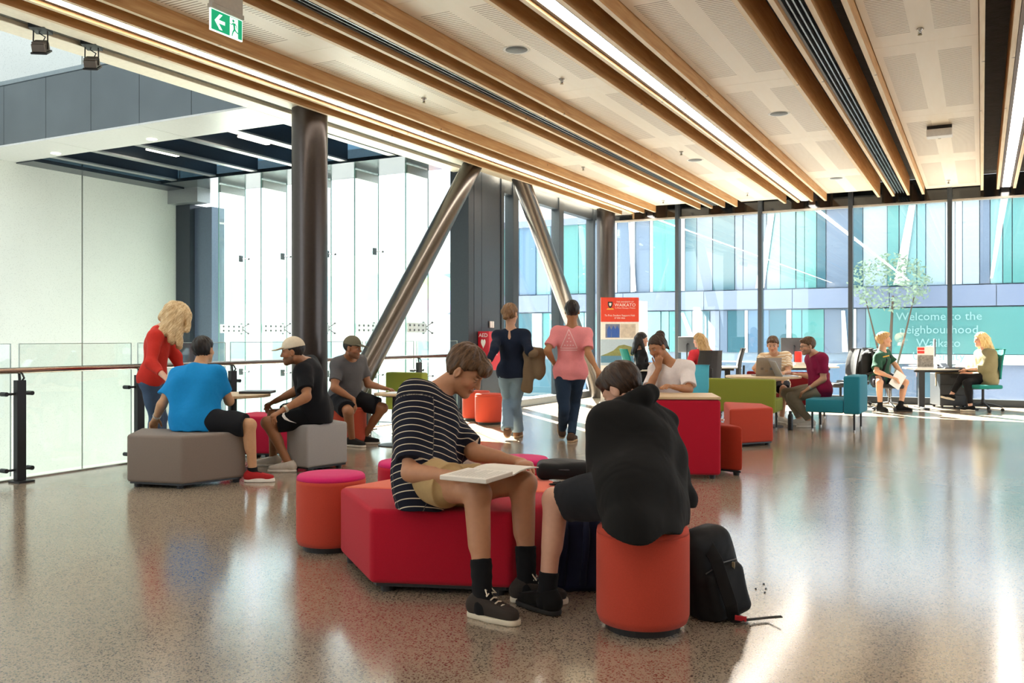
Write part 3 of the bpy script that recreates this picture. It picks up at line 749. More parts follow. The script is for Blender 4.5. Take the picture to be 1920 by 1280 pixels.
# -- single olive high-back seat by the balustrade and the benches
def bench(p, rotz, L, dep, fab, label, zs=(.26, .44), zb=.74, tb=.10, legs=True, name='bench', back='y'):
    """local frame: x along the seat, backrest at y=0..tb (or at the +x end), seat towards +y"""
    t = thing(name, label, 'bench', (p.x, p.y, 0), rotz)
    MB().box(-L / 2, L / 2 - (tb if back == 'x' else 0), tb if back == 'y' else 0, dep, zs[0], zs[1]).build('seat', FAB[fab], t, 0.02, 3, True)
    if back == 'y': MB().box(-L / 2, L / 2, 0, tb, zs[0], zb).build('backrest', FAB[fab], t, 0.025, 3, True)
    else: MB().box(L / 2 - tb, L / 2, 0, dep, zs[0] - .01, zb).build('backrest', FAB[fab], t, 0.025, 3, True)
    for sx in (-1, 1):
        for yy in (.07, dep - .07):
            l_ = MB().lathe([(.013, .02), (.015, zs[0] + .01)], (sx * (L / 2 - .08), yy, 0), 12).build('leg', BLACK, t)
            MB().lathe([(.016, 0), (.016, .022)], (sx * (L / 2 - .08), yy, 0), 12).build('glide', CHROME, l_)
    return t
pa, pb = at(1322, 640, 12.40), at(1453, 640, 11.98)
dv = (pb - pa).to_2d()
bench(((pa + pb) / 2), math.atan2(dv.y, dv.x), dv.length, .62, 'olive', 'olive green bench seen from behind its backrest', zb=.715, tb=.11)
pa, pb = at(722, 640, 12.3), at(791, 640, 12.05)
dv = (pb - pa).to_2d()
bench((pa + pb) / 2, math.atan2(dv.y, dv.x), dv.length, .55, 'olive', 'olive green single seat by the balustrade, behind the small table', zb=.80, tb=.17, zs=(.29, .45))
f0, f1 = gp(1510, 806), gp(1612, 811)
dv = (f1 - f0).to_2d(); mid = (f0 + f1) / 2
bench(mid, math.atan2(dv.y, dv.x), dv.length, .74, 'teal', 'teal bench with a tall end backrest under the maroon shirt', zs=(.25, .43), zb=.755, tb=.21, back='x')
bench(gc(1478, 14.6), math.radians(180), 1.3, .6, 'burgundy', 'burgundy bench on the far side of the laptop table', zs=(.22, .43), zb=.72, tb=.12)
# -- orange blocks
ottoman([gp(1368, 767, .45), gp(1450, 763.5, .45), gp(1430, 756, .45), gp(1357, 752.5, .45)], 0.45, 'brick', 'brick orange angular ottoman in front of the olive bench')
R1 = gp(1393, 893)
ottoman([R1, R1 + Vector((-.30, .06, 0)), R1 + Vector((-.62, .35, 0)), gp(1356, 790, .456) + Vector((-.1, .1, 0))], 0.456, 'brick', 'low brick orange ottoman tucked beside the crimson booth table')
o = MB().cbox((0, 0, .012), (.05, .035, .024)).build('crumpled_paper', WHITE, None, .008, 2); q = gp(1358, 790, .456); o.location = (q.x - .03, q.y + .02, .458); tag(o, 'crumpled white paper on the low brick orange ottoman', 'paper')
# -- crimson booth table
b0, b1 = gc(1150, 8.15), gc(1352, 8.06)
dv = (b1 - b0).to_2d(); L_ = dv.length; mid = (b0 + b1) / 2
t = thing('booth_table', 'crimson upholstered booth table with a pale oak top', 'table', (mid.x, mid.y, 0), math.atan2(dv.y, dv.x))
MB().box(-L_ / 2, L_ / 2, 0, .11, .035, .715).build('front_panel', FAB['crimson'], t, .03, 4, True)
MB().box(-L_ / 2 - .02, -L_ / 2 + .09, .15, .85, .035, .82).build('side_panel', FAB['crimson'], t, .03, 4, True)
MB().box(-L_ / 2 + .06, L_ / 2, .0, .62, .717, .742).build('table_top', TOPW, t, .006, 2)
for sx in (-1, 1):
    for yy in (.055, .50):
        MB().lathe([(.025, 0), (.028, .718 if yy > .1 else .04)], (sx * (L_ / 2 - .07), yy, 0), 12).build('foot' if yy < .1 else 'leg', BLACK, t)

# ---------------- office chairs and desks
def office_chair(p, face, m, label, zs=.46, hb=.52, base='black'):
    """face = direction the sitter looks, radians in the floor plane"""
    t = thing('office_chair', label, 'chair', (p.x, p.y, 0), face - math.pi / 2, group='office chairs at the desks')
    bm_ = BLACK if base == 'black' else CHROME
    MB().box(-.23, .23, -.22, .24, zs - .07, zs).build('seat', m, t, .03, 3, True)
    bk = MB()
    n = 7
    for i in range(n + 1):
        a = i / n; z = zs + .10 + a * hb; y = -.23 - .09 * a + .03 * math.sin(a * 3.1); wd = .215 - .04 * abs(a - .45)
        bk.v += [(-wd, y + .05, z), (-wd * .5, y + .01, z), (0, y, z), (wd * .5, y + .01, z), (wd, y + .05, z)]
        bk.v += [(-wd, y + .02, z), (-wd * .5, y - .025, z), (0, y - .035, z), (wd * .5, y - .025, z), (wd, y + .02, z)]
    for i in range(n):
        for k in range(4):
            a0, a1 = i * 10 + k, (i + 1) * 10 + k
            bk.f += [(a0, a0 + 1, a1 + 1, a1), (a1 + 5, a1 + 6, a0 + 6, a0 + 5)]
        bk.f += [(i * 10, (i + 1) * 10, (i + 1) * 10 + 5, i * 10 + 5), (i * 10 + 9, (i + 1) * 10 + 9, (i + 1) * 10 + 4, i * 10 + 4)]
    bk.f += [tuple(range(0, 5)) + tuple(range(9, 4, -1)), tuple(n * 10 + k for k in (4, 3, 2, 1, 0)) + tuple(n * 10 + k for k in range(5, 10))]
    bk.build('backrest', m, t, .008, 2, True)
    MB().tube([(0, -.08, zs - .07), (0, -.27, zs - .05), (0, -.31, zs + .12), (0, -.315, zs + .3)], .02, 10).build('back_bracket', BLACK, t, smooth=True)
    MB().lathe([(.035, .10), (.03, .2), (.022, .21), (.022, zs - .07), (.09, zs - .065), (.09, zs - .05)], n=16).build('column', bm_, t)
    MB().tube([(.05, 0, zs - .08), (.25, .02, zs - .09)], .009, 8).build('lever', BLACK, t)
    for k in range(5):
        a = k * 2 * math.pi / 5 + .3; d = Vector((math.cos(a), math.sin(a), 0))
        l_ = MB().tube([d * .02 + Vector((0, 0, .125)), d * .16 + Vector((0, 0, .11)), d * .30 + Vector((0, 0, .075))], [.026, .02, .014], 8).build('leg', bm_, t)
        MB().lathe([(.028, -.022), (.03, 0), (.028, .022)], d * .30 + Vector((0, 0, .03)), 14, Matrix.Rotation(a, 3, 'Z') @ Matrix.Rotation(math.pi / 2, 3, 'X')).build('caster', BLACK, l_)
    return t
CH = mat('chair black', '#2b2c2e', .7); CT = FAB['dteal']; CM = mat('chair mesh', '#3a3a3b', .6)
def facing(deg):                              # 0 = away from the viewer, 90 = to the viewer's right
    a = math.radians(deg); v = AWAY * math.cos(a) + RIGHT * math.sin(a); return math.atan2(v.y, v.x)
BLOND_C = gc(1843, 15.55)
office_chair(BLOND_C, facing(-100), CT, 'teal office chair under the long-haired blonde person at the desk')
office_chair(gc(1668, 15.75), facing(115), CH, 'office chair under the person with the black backpack', base='chrome')
office_chair(gc(1576, 16.1), facing(-95), CH, 'black office chair left of the backpack wearer, nearer of a pair')
office_chair(gc(1600, 17.0), facing(-95), CH, 'black office chair left of the backpack wearer, farther of a pair')
office_chair(gc(1362, 16.6), facing(-80), CH, 'empty black office chair turned sideways at the far desks')
office_chair(gc(1322, 15.2), facing(-8), CM, 'black mesh-back office chair under the person in red', hb=.5)
office_chair(gc(1200, 15.4), facing(82), CT, 'teal office chair under the dark-haired person in black')
office_chair(gc(1281, 9.55), facing(-150), FAB['cyan'], 'pale cyan chair behind the person resting a chin on one hand', hb=.42)
def desk(p, rotz, L, dep, label, z=.73):
    t = thing('desk', label, 'desk', (p.x, p.y, 0), rotz)
    MB().box(-L / 2, L / 2, -dep / 2, dep / 2, z - .028, z).build('desk_top', mat('desk white', '#efece6', .4), t, .004, 1)
    for sx in (-1, 1):
        x = sx * (L / 2 - .22)
        MB().box(x - .05, x + .05, -.04, .04, .03, z - .03).build('leg', mat('leg anthracite', '#35373a', .45, .4), t, .004, 1)
        MB().box(x - .04, x + .04, -dep / 2 + .04, dep / 2 - .04, 0, .03).build('foot', BLACK, t, .004, 1)
    MB().box(-L / 2 + .1, L / 2 - .1, -.03, .03, z - .08, z - .03).build('beam', BLACK, t)
    return t
dk = gc(1772, 16.1)
dr = math.atan2(RIGHT.y, RIGHT.x) - math.radians(8)
d1 = desk(dk, dr, 1.25, .78, 'white desk in front of the long-haired blonde person')
MB().box(-.1, .5, .2, .22, .40, .68).build('modesty_panel', mat('modesty beige', '#cbb893', .6), d1)
p_ = gc(1778, 16.35)
t = thing('drawer_unit', 'black drawer unit under the white desk by the window', 'drawers', (p_.x, p_.y, 0), dr)
MB().box(-.23, .23, -.28, .28, .05, .62).build('body', mat('drawer black', '#2d2f31', .5), t, .004, 1)
for z in (.07, .26, .44): 
    d_ = MB().box(-.222, .222, -.295, -.281, z, z + .165).build('drawer', mat('drawer front', '#33363a', .5), t)
    MB().box(-.06, .06, -.305, -.296, z + .12, z + .135).build('handle', DARK, d_)
for sx in (-1, 1):
    for sy in (-1, 1): MB().lathe([(.025, 0), (.025, .05)], (sx * .18, sy * .22, 0), 10).build('caster', BLACK, t)
d2 = desk(gc(1500, 17.2), dr, 1.3, .75, 'white desk with a dark monitor behind the laptop table')
d3 = desk(gc(1300, 17.0), dr, 1.7, .75, 'white desk of the person in red by the far windows')
d4 = desk(gc(1232, 15.5), dr, .8, .7, 'white desk in front of the dark-haired person in black')
def monitor(p, rotz, label, w_=.52, h_=.32, z=.73, lift=.16):
    t = thing('monitor', label, 'monitor', (p.x, p.y, z), rotz)
    MB().box(-w_ / 2, w_ / 2, -.012, .012, lift, lift + h_).build('housing', mat('monitor grey', '#4b4d51', .4), t, .006, 1)
    MB().box(-w_ / 2 + .012, w_ / 2 - .012, -.0135, -.012, lift + .012, lift + h_ - .012).build('screen', mat('screen black', '#191b20', .1), t)
    MB().tube([(0, .03, 0), (0, .05, lift + .15), (0, .012, lift + .16)], .016, 10).build('stand', BLACK, t)
    MB().box(-.11, .11, -.06, .11, 0, .012).build('foot', BLACK, t, .003, 1)
    return t
monitor(gc(1752, 16.25), dr + math.radians(75), 'computer monitor seen edge-on on the white desk by the window', lift=.2)
monitor(gc(1489, 17.2), dr + math.radians(180), 'dark computer monitor turned away, behind the man in maroon', lift=.22, w_=.5)
monitor(gc(1290, 17.1), dr + math.radians(150), 'computer monitor on an arm in front of the person in red', lift=.26, w_=.42, h_=.3)
# desk clutter
p_ = gc(1735, 16.0)
t = thing('poster_stand', 'upright poster stand with red header and black-and-white picture on the desk', 'poster', (p_.x, p_.y, .73), dr)
MB().box(-.14, .14, -.01, .01, .0, .38).build('board', WHITE, t)
for z in (.26, .32): MB().box(-.135, -.02, -.013, -.011, z, z + .045).build('red_block', mat('print red', '#e03a30', .6), t)
MB().box(-.13, .13, -.013, -.011, .02, .23).build('picture', mat('photo grain', '#8a867f', .7, var=.95, scale=28), t)
p_ = gc(1766, 15.95)
t = thing('desk_phone', 'dark desk telephone on the white desk beside the poster stand', 'telephone', (p_.x, p_.y, .73), dr)
MB().add([(-.1, -.09, 0), (.1, -.09, 0), (.1, .09, 0), (-.1, .09, 0), (-.1, -.09, .02), (.1, -.09, .02), (.1, .09, .09), (-.1, .09, .09)], [(0, 3, 2, 1), (4, 5, 6, 7), (0, 1, 5, 4), (1, 2, 6, 5), (2, 3, 7, 6), (3, 0, 4, 7)]).build('body', mat('phone grey', '#5c6270', .4), t, .004, 1)
MB().tube([(-.085, -.07, .05), (-.085, 0, .085), (-.085, .08, .11)], .018, 8).build('handset', BLACK, t)
p_ = gc(1790, 15.7)
t = thing('keyboard', 'dark keyboard on the white desk by the blonde person\'s hands', 'keyboard', (p_.x, p_.y, .73), dr)
MB().box(-.16, .16, -.06, .06, 0, .018).build('base', mat('keyboard dark', '#4a5160', .5), t, .004, 1)
MB().box(-.15, .15, -.05, .05, .0185, .024).build('keys', mat('keys', '#2f333b', .6), t)
p_ = gc(1497, 16.95)
o = MB().box(-.06, .06, -.05, .05, 0, .28).build('red_box', mat('print red', '#e03a30', .6), None, .004, 1, loc=(p_.x, p_.y, .73)); tag(o, 'upright red box on the far desk behind the man in maroon', 'box')
t = thing('paper_pile', 'loose pile of papers on the far desk behind the man in maroon', 'papers', (gc(1502, 16.8).x, gc(1502, 16.8).y, .73), dr)
for k in range(4): MB().cbox((rnd.uniform(-.02, .02), rnd.uniform(-.02, .02), .01 + k * .02), (.3, .21, .018), Matrix.Rotation(rnd.uniform(-.3, .3), 3, 'Z')).build('paper_stack', WHITE, t)
# ---------------- banner in the corner
bp = at(1162, 632, 16.9)
t = thing('pull_up_banner', 'pull-up university banner with red header and hill photograph', 'banner', (bp.x, bp.y, 0), YAW)
bw = .36
MB().box(-bw, bw, -.004, .004, .06, 2.03).build('sheet', mat('banner white', '#f6f2ec', .6), t)
MB().box(-bw - .02, bw + .02, -.09, .09, 0, .06).build('cassette', CHROME, t, .008, 1)
MB().tube([(0, .03, .06), (0, .03, 2.03)], .009, 8).build('pole', CHROME, t)
def flat(nm, x0, x1, z0, z1, m, y=-.0055): MB().add([(x0, y, z0), (x1, y, z0), (x1, y, z1), (x0, y, z1)], [(0, 1, 2, 3)]).build(nm, m, t)
flat('header', -bw, bw, 1.57, 2.03, mat('banner red', '#e2472f', .6))
sh_ = [(-.045, .05), (.045, .05), (.045, -.01), (.03, -.05), (0, -.075), (-.03, -.05), (-.045, -.01)]
MB().add([(x - .18, -.007, z + 1.90) for x, z in sh_], [tuple(range(7))]).build('crest', mat('crest black', '#2b2622', .6), t)
MB().add([(x * .5 - .18, -.0085, z * .5 + 1.90) for x, z in sh_], [tuple(range(7))]).build('crest_centre', WP, t)
MB().add([(-.25, -.007, 1.80), (-.11, -.007, 1.80), (-.125, -.007, 1.825), (-.235, -.007, 1.825)], [(0, 1, 2, 3)]).build('crest_scroll', mat('scroll gold', '#e7b24a', .6), t)
for s_, z, tx in ((.036, 1.945, 'THE UNIVERSITY OF'), (.085, 1.885, 'WAIKATO'), (.03, 1.83, 'Te Whare Wananga o Waikato')):
    text_mesh('lettering', tx, s_, WP, t, (.10, -.0075, z), (math.pi / 2, 0, 0))
text_mesh('lettering', 'Te Puia Student Support Hub', .048, WP, t, (0, -.0075, 1.69), (math.pi / 2, 0, 0)); text_mesh('lettering', '07 838 4466', .04, WP, t, (0, -.0075, 1.64), (math.pi / 2, 0, 0))
flat('group_photo', -.27, .0, 1.27, 1.53, mat('photo blue', '#7d86a0', .6, var=.5, scale=14)); flat('group_photo', .01, .30, 1.27, 1.53, mat('photo cream', '#cfc4b4', .6, var=.4, scale=14))
for x_ in (-.2, -.12, -.05): MB().add([(x_ - .035, -.008, 1.28), (x_ + .035, -.008, 1.28), (x_ + .04, -.008, 1.42), (x_, -.008, 1.5), (x_ - .04, -.008, 1.42)], [(0, 1, 2, 3, 4)]).build('photo_person', mat('photo shirt', '#3b63b5', .6), t)
flat('hill_photo', -bw, bw, .75, 1.24, mat('photo sky', '#b9cfe0', .6, var=.1))
MB().add([(-bw, -.007, .93), (bw, -.007, .93), (bw, -.007, 1.02), (.22, -.007, 1.10), (.08, -.007, 1.14), (-.02, -.007, 1.12), (-.12, -.007, 1.03), (-.25, -.007, .97)], [tuple(range(8))]).build('photo_hill', mat('photo hill', '#8a8f5a', .7, var=.4, scale=18), t)
flat('photo_sea', -bw, bw, .80, .93, mat('photo sea', '#5d8fae', .6), -.0065)
tp_ = at(1204, 632, 17.3)
t = thing('blank_banner', 'narrow white banner standing just behind the university banner', 'banner', (tp_.x, tp_.y, 0), YAW + .9)
MB().box(-.2, .2, -.004, .004, .06, 1.98).build('sheet', mat('banner white', '#f6f2ec', .6), t)
MB().box(-.22, .22, -.08, .08, 0, .06).build('cassette', CHROME, t, .008, 1)
# ---------------- laptops
def laptop(p, rotz, z, label, w_=.33, d_=.23, ang=105, col='#b9b4ab', open_=True, stick=False):
    t = thing('laptop', label, 'laptop', (p.x, p.y, z), rotz)
    m_ = mat('laptop ' + col, col, .4, .5)
    MB().box(-w_ / 2, w_ / 2, -d_ / 2, d_ / 2, 0, .016).build('base', m_ if open_ else mat('laptop dark', '#2c2c2e', .5), t, .003, 1)
    if open_:
        MB().box(-w_ / 2 + .02, w_ / 2 - .02, -d_ / 2 + .07, d_ / 2 - .03, .0162, .0175).build('keyboard', BLACK, t)
        a = math.radians(ang - 90); R_ = Matrix.Rotation(-a, 3, 'X'); h0 = Vector((0, d_ / 2, .016))
        l_ = MB().cbox(h0 + R_ @ Vector((0, 0, d_ / 2)), (w_, .007, d_), R_).build('lid', m_, t, .002, 1)
        MB().cbox(h0 + R_ @ Vector((0, -.0045, d_ / 2)), (w_ - .02, .0015, d_ - .02), R_).build('screen', emit('laptop screen', '#cfe0f2', .5), l_)
        if stick:
            for k in range(4): MB().cbox(h0 + R_ @ Vector((-.1 + k * .065, .0045, .06 + .03 * (k % 2))), (.04, .0015, .035), R_).build('sticker', mat('sticker %d' % k, ('#8a7f72', '#6f7b86', '#a3907a', '#77706c')[k], .6), l_)
    else:
        MB().box(-w_ / 2, w_ / 2, -d_ / 2, d_ / 2, .0165, .024).build('lid', mat('lid grey', '#6f7174', .4, .4), t, .002, 1)
    return t
laptop(gc(483, 8.75), YAW, .735, 'closed dark laptop on the round table by the white cap', open_=False, w_=.3)
laptop(at(1436, 700, 12.95), YAW + math.pi, .725, 'grey laptop with stickers, its lid turned to the viewer', w_=.36, d_=.25, ang=100, col='#a59c90', stick=True)
laptop(at(1474, 702, 12.72), YAW + math.radians(95), .725, 'silver laptop seen side-on in front of the man in maroon', ang=118, col='#c9ced4')
q = gc(745, 10.6)
o = MB().box(-.11, .11, -.15, .15, 0, .006).build('paper_sheet', WHITE, None, loc=(q.x, q.y, .621)); o.rotation_euler.z = .4; tag(o, 'white sheet on the small side table under a hand', 'paper')
# ---------------- bottle under the table
q = gp(1482, 806)
t = thing('water_bottle', 'black water bottle on the floor by the teal bench', 'bottle', q)
MB().lathe([(.034, 0), (.036, .01), (.036, .19), (.03, .215), (.02, .225)], n=20).build('body', mat('bottle black', '#202225', .35, .3), t, smooth=True)
MB().lathe([(.021, .224), (.021, .26), (.012, .265)], n=16).build('cap', BLACK, t)
# ================================================================== distance-field modelling
f32 = np.float32
def V3(v): return np.array(v, dtype=np.float64)
def nrm(v):
    v = V3(v); return v / max(np.linalg.norm(v), 1e-9)
class Cone:
    """round cone a->b with radii; n,q flatten it along n; clipb/clipa cut it off flat at its ends"""
    def __init__(s, a, b, ra, rb, k=.02, n=None, q=1.0, clipa=False, clipb=False, op=0):
        s.a, s.b, s.ra, s.rb, s.k, s.n, s.q, s.ca, s.cb, s.op = V3(a), V3(b), ra, rb, k, (None if n is None else nrm(n)), q, clipa, clipb, op
        m = max(ra, rb); s.lo, s.hi = np.minimum(s.a, s.b) - m, np.maximum(s.a, s.b) + m
        if q > 1: s.lo -= m * (q - 1); s.hi += m * (q - 1)
    def d(s, X, Y, Z):
        a, b = s.a, s.b; ab = b - a
        px, py, pz = X - a[0], Y - a[1], Z - a[2]
        L2 = max(ab @ ab, 1e-12)
        t = (px * ab[0] + py * ab[1] + pz * ab[2]) / L2
        h = np.clip(t, 0, 1)
        qx, qy, qz = px - ab[0] * h, py - ab[1] * h, pz - ab[2] * h
        if s.n is not None:
            w = (qx * s.n[0] + qy * s.n[1] + qz * s.n[2]) * (1 / s.q - 1)
            qx, qy, qz = qx + w * s.n[0], qy + w * s.n[1], qz + w * s.n[2]
        d = np.sqrt(qx * qx + qy * qy + qz * qz) - (s.ra + (s.rb - s.ra) * h)
        if s.n is not None: d = d * min(1, (1 + s.q) / 2)
        L = math.sqrt(L2)
        if s.cb: d = np.maximum(d, (t - 1) * L)
        if s.ca: d = np.maximum(d, -t * L)
        return d
class Ell:
    def __init__(s, c, r, R=None, k=.02, op=0):
        s.c, s.r, s.R, s.k, s.op = V3(c), V3(r), (np.eye(3) if R is None else np.array(R)), k, op   # rows of R = local axes
        e = np.abs(s.R.T) @ s.r; s.lo, s.hi = s.c - e, s.c + e
    def d(s, X, Y, Z):
        px, py, pz = X - s.c[0], Y - s.c[1], Z - s.c[2]
        k0 = k1 = 0
        for i in range(3):
            u = px * s.R[i, 0] + py * s.R[i, 1] + pz * s.R[i, 2]
            u = u / s.r[i]; k0 = k0 + u * u; u = u / s.r[i]; k1 = k1 + u * u
        k0, k1 = np.sqrt(k0), np.sqrt(k1)
        return k0 * (k0 - 1) / np.maximum(k1, 1e-6)
class Box:
    def __init__(s, c, h, R=None, rad=.01, k=.01, op=0):
        s.c, s.h, s.R, s.rad, s.k, s.op = V3(c), V3(h) - rad, (np.eye(3) if R is None else np.array(R)), rad, k, op
        e = np.abs(s.R.T) @ (s.h + rad); s.lo, s.hi = s.c - e, s.c + e
    def d(s, X, Y, Z):
        px, py, pz = X - s.c[0], Y - s.c[1], Z - s.c[2]; q = []
        for i in range(3): q.append(np.abs(px * s.R[i, 0] + py * s.R[i, 1] + pz * s.R[i, 2]) - s.h[i])
        o = np.sqrt(sum(np.maximum(t, 0) ** 2 for t in q))
        return o + np.minimum(np.maximum(np.maximum(q[0], q[1]), q[2]), 0) - s.rad
class Half:
    """keeps only the side the normal points away from (op 2)"""
    def __init__(s, p, n, op=2): s.p, s.n, s.op = V3(p), nrm(n), op
    def d(s, X, Y, Z): return (X - s.p[0]) * s.n[0] + (Y - s.p[1]) * s.n[1] + (Z - s.p[2]) * s.n[2]
def field(prims, vox, disp=None):
    add = [p for p in prims if p.op == 0]
    lo = np.min([p.lo for p in add], 0) - 3 * vox; hi = np.max([p.hi for p in add], 0) + 3 * vox
    n = np.ceil((hi - lo) / vox).astype(int) + 1
    ax = [(lo[i] + vox * np.arange(n[i])).astype(f32) for i in range(3)]
    G = np.full(n, 1.0, f32)
    for p in prims:
        if p.op == 2:
            G = np.maximum(G, p.d(ax[0][:, None, None], ax[1][None, :, None], ax[2][None, None, :]).astype(f32)); continue
        m = p.k + 2.5 * vox
        i0 = np.clip(np.floor((p.lo - m - lo) / vox).astype(int), 0, n); i1 = np.clip(np.ceil((p.hi + m - lo) / vox).astype(int) + 1, 0, n)
        if np.any(i1 <= i0): continue
        sl = tuple(slice(a, b) for a, b in zip(i0, i1))
        d = p.d(ax[0][sl[0], None, None], ax[1][None, sl[1], None], ax[2][None, None, sl[2]]).astype(f32)
        g = G[sl]; k = max(p.k, 1e-4)
        if p.op == 1:
            d = -d; h = np.maximum(k - np.abs(g - d), 0) / k
            G[sl] = np.maximum(g, d) + h * h * k * .25
        else:
            h = np.maximum(k - np.abs(g - d), 0) / k
            G[sl] = np.minimum(g, d) - h * h * k * .25
    if disp is not None:
        I = np.nonzero(np.abs(G) < 4 * vox)
        G[I] += disp(ax[0][I[0]], ax[1][I[1]], ax[2][I[2]]).astype(f32)
    return G, lo
def nets(G, lo, vox):
    """surface nets: one vertex in each cell the surface crosses"""
    S = G < 0; n = np.array(S.shape) - 1
    cnt = np.zeros(n, np.int8)
    for a in (0, 1):
        for b in (0, 1):
            for c in (0, 1): cnt += S[a:a + n[0], b:b + n[1], c:c + n[2]]
    act = (cnt > 0) & (cnt < 8)
    idx = -np.ones(n, np.int64); I = np.nonzero(act); m = len(I[0]); idx[I] = np.arange(m)
    P = np.zeros((m, 3)); W = np.zeros(m)
    cor = [(a, b, c) for a in (0, 1) for b in (0, 1) for c in (0, 1)]
    val = {c: G[I[0] + c[0], I[1] + c[1], I[2] + c[2]].astype(np.float64) for c in cor}
    for c in cor:
        for k in range(3):
            if c[k] == 0:
                e = list(c); e[k] = 1; e = tuple(e); v0, v1 = val[c], val[e]
                x = (v0 < 0) != (v1 < 0); t = np.where(x, v0 / np.where(x, v0 - v1, 1), 0)
                q = np.array(c, float)[None, :].repeat(m, 0); q[:, k] += t
                P += q * x[:, None]; W += x
    P = lo + vox * (np.stack(I, 1) + P / W[:, None])
    F_ = []
    for k in range(3):
        a = [slice(1, -1)] * 3; b = [slice(1, -1)] * 3
        a[k] = slice(0, -1); b[k] = slice(1, None)
        s0, s1 = S[tuple(a)], S[tuple(b)]
        x = np.nonzero(s0 != s1)
        if not len(x[0]): continue
        base = [x[0] + 1, x[1] + 1, x[2] + 1]; base[k] = x[k]
        u, v = (k + 1) % 3, (k + 2) % 3
        def cell(du, dv):
            c = [t.copy() for t in base]; c[u] = c[u] - du; c[v] = c[v] - dv; return idx[c[0], c[1], c[2]]
        q = np.stack([cell(1, 1), cell(0, 1), cell(0, 0), cell(1, 0)], 1)
        fl_ = s1[x]; q[fl_] = q[fl_][:, ::-1]
        F_.append(q)
    return P, (np.concatenate(F_) if F_ else np.zeros((0, 4), int))
def sculpt(name, prims, vox, m, parent, origin=(0, 0, 0), disp=None, cols=None, attr=None):
    G, lo = field(prims, vox, disp)
    P, Q = nets(G, lo, vox)
    Q = Q[(Q >= 0).all(1)]
    me = bpy.data.meshes.new(name)
    nv, nf = len(P), len(Q)
    me.vertices.add(nv); me.vertices.foreach_set('co', (P - V3(origin)).astype(f32).ravel())
    me.loops.add(nf * 4); me.loops.foreach_set('vertex_index', Q.ravel().astype(np.int32))
    me.polygons.add(nf); me.polygons.foreach_set('loop_start', (np.arange(nf) * 4).astype(np.int32))
    try: me.polygons.foreach_set('loop_total', np.full(nf, 4, np.int32))
    except Exception: pass
    me.polygons.foreach_set('use_smooth', np.ones(nf, bool))
    me.update(calc_edges=True)
    if cols is not None:
        a = me.attributes.new('tone', 'FLOAT_COLOR', 'POINT'); a.data.foreach_set('color', cols(P).astype(f32).ravel())
    if attr is not None:
        a = me.attributes.new('along', 'FLOAT', 'POINT'); a.data.foreach_set('value', attr(P).astype(f32))
    me.materials.append(m)
    return put(name, me, parent)
def tone_mat(name, rough=.5, sss=0.0, spec=.4):
    if name in MATS: return MATS[name]
    m, nt, p = nodes(name)
    a = N(nt, 'ShaderNodeAttribute', attribute_name='tone')
    tc = N(nt, 'ShaderNodeTexCoord'); nz = N(nt, 'ShaderNodeTexNoise', Scale=45, Detail=3.0); nt.links.new(tc.outputs['Object'], nz.inputs['Vector'])
    mr = N(nt, 'ShaderNodeMapRange'); mr.inputs['To Min'].default_value = .9; mr.inputs['To Max'].default_value = 1.08; nt.links.new(nz.outputs['Fac'], mr.inputs['Value'])
    mx = N(nt, 'ShaderNodeMix', data_type='RGBA', blend_type='MULTIPLY'); mx.inputs[0].default_value = 1
    nt.links.new(a.outputs['Color'], mx.inputs[6]); nt.links.new(mr.outputs[0], mx.inputs[7]); nt.links.new(mx.outputs[2], p.inputs['Base Color'])
    p.inputs['Roughness'].default_value = rough; p.inputs['Specular IOR Level'].default_value = spec
    if sss: p.inputs['Subsurface Weight'].default_value = sss; p.inputs['Subsurface Radius'].default_value = (.01, .004, .002)
    MATS[name] = m
    return m
def stripe_mat(name, base, line, pitch, frac):
    if name in MATS: return MATS[name]
    m, nt, p = nodes(name)
    a = N(nt, 'ShaderNodeAttribute', attribute_name='along')
    mu = N(nt, 'ShaderNodeMath', operation='MULTIPLY'); mu.inputs[1].default_value = 1 / pitch; nt.links.new(a.outputs['Fac'], mu.inputs[0])
    fr = N(nt, 'ShaderNodeMath', operation='FRACT'); nt.links.new(mu.outputs[0], fr.inputs[0])
    lt = N(nt, 'ShaderNodeMath', operation='LESS_THAN'); lt.inputs[1].default_value = frac; nt.links.new(fr.outputs[0], lt.inputs[0])
    mx = N(nt, 'ShaderNodeMix', data_type='RGBA'); mx.inputs[6].default_value = lin(base); mx.inputs[7].default_value = lin(line)
    nt.links.new(lt.outputs[0], mx.inputs[0]); nt.links.new(mx.outputs[2], p.inputs['Base Color'])
    p.inputs['Roughness'].default_value = .9; p.inputs['Specular IOR Level'].default_value = .2
    tc = N(nt, 'ShaderNodeTexCoord'); nz = N(nt, 'ShaderNodeTexNoise', Scale=6.0, Detail=2.0, Distortion=.5)
    nt.links.new(tc.outputs['Object'], nz.inputs['Vector'])
    b = N(nt, 'ShaderNodeBump', Strength=.6, Distance=.05); nt.links.new(nz.outputs['Fac'], b.inputs['Height']); nt.links.new(b.outputs['Normal'], p.inputs['Normal'])
    MATS[name] = m
    return m
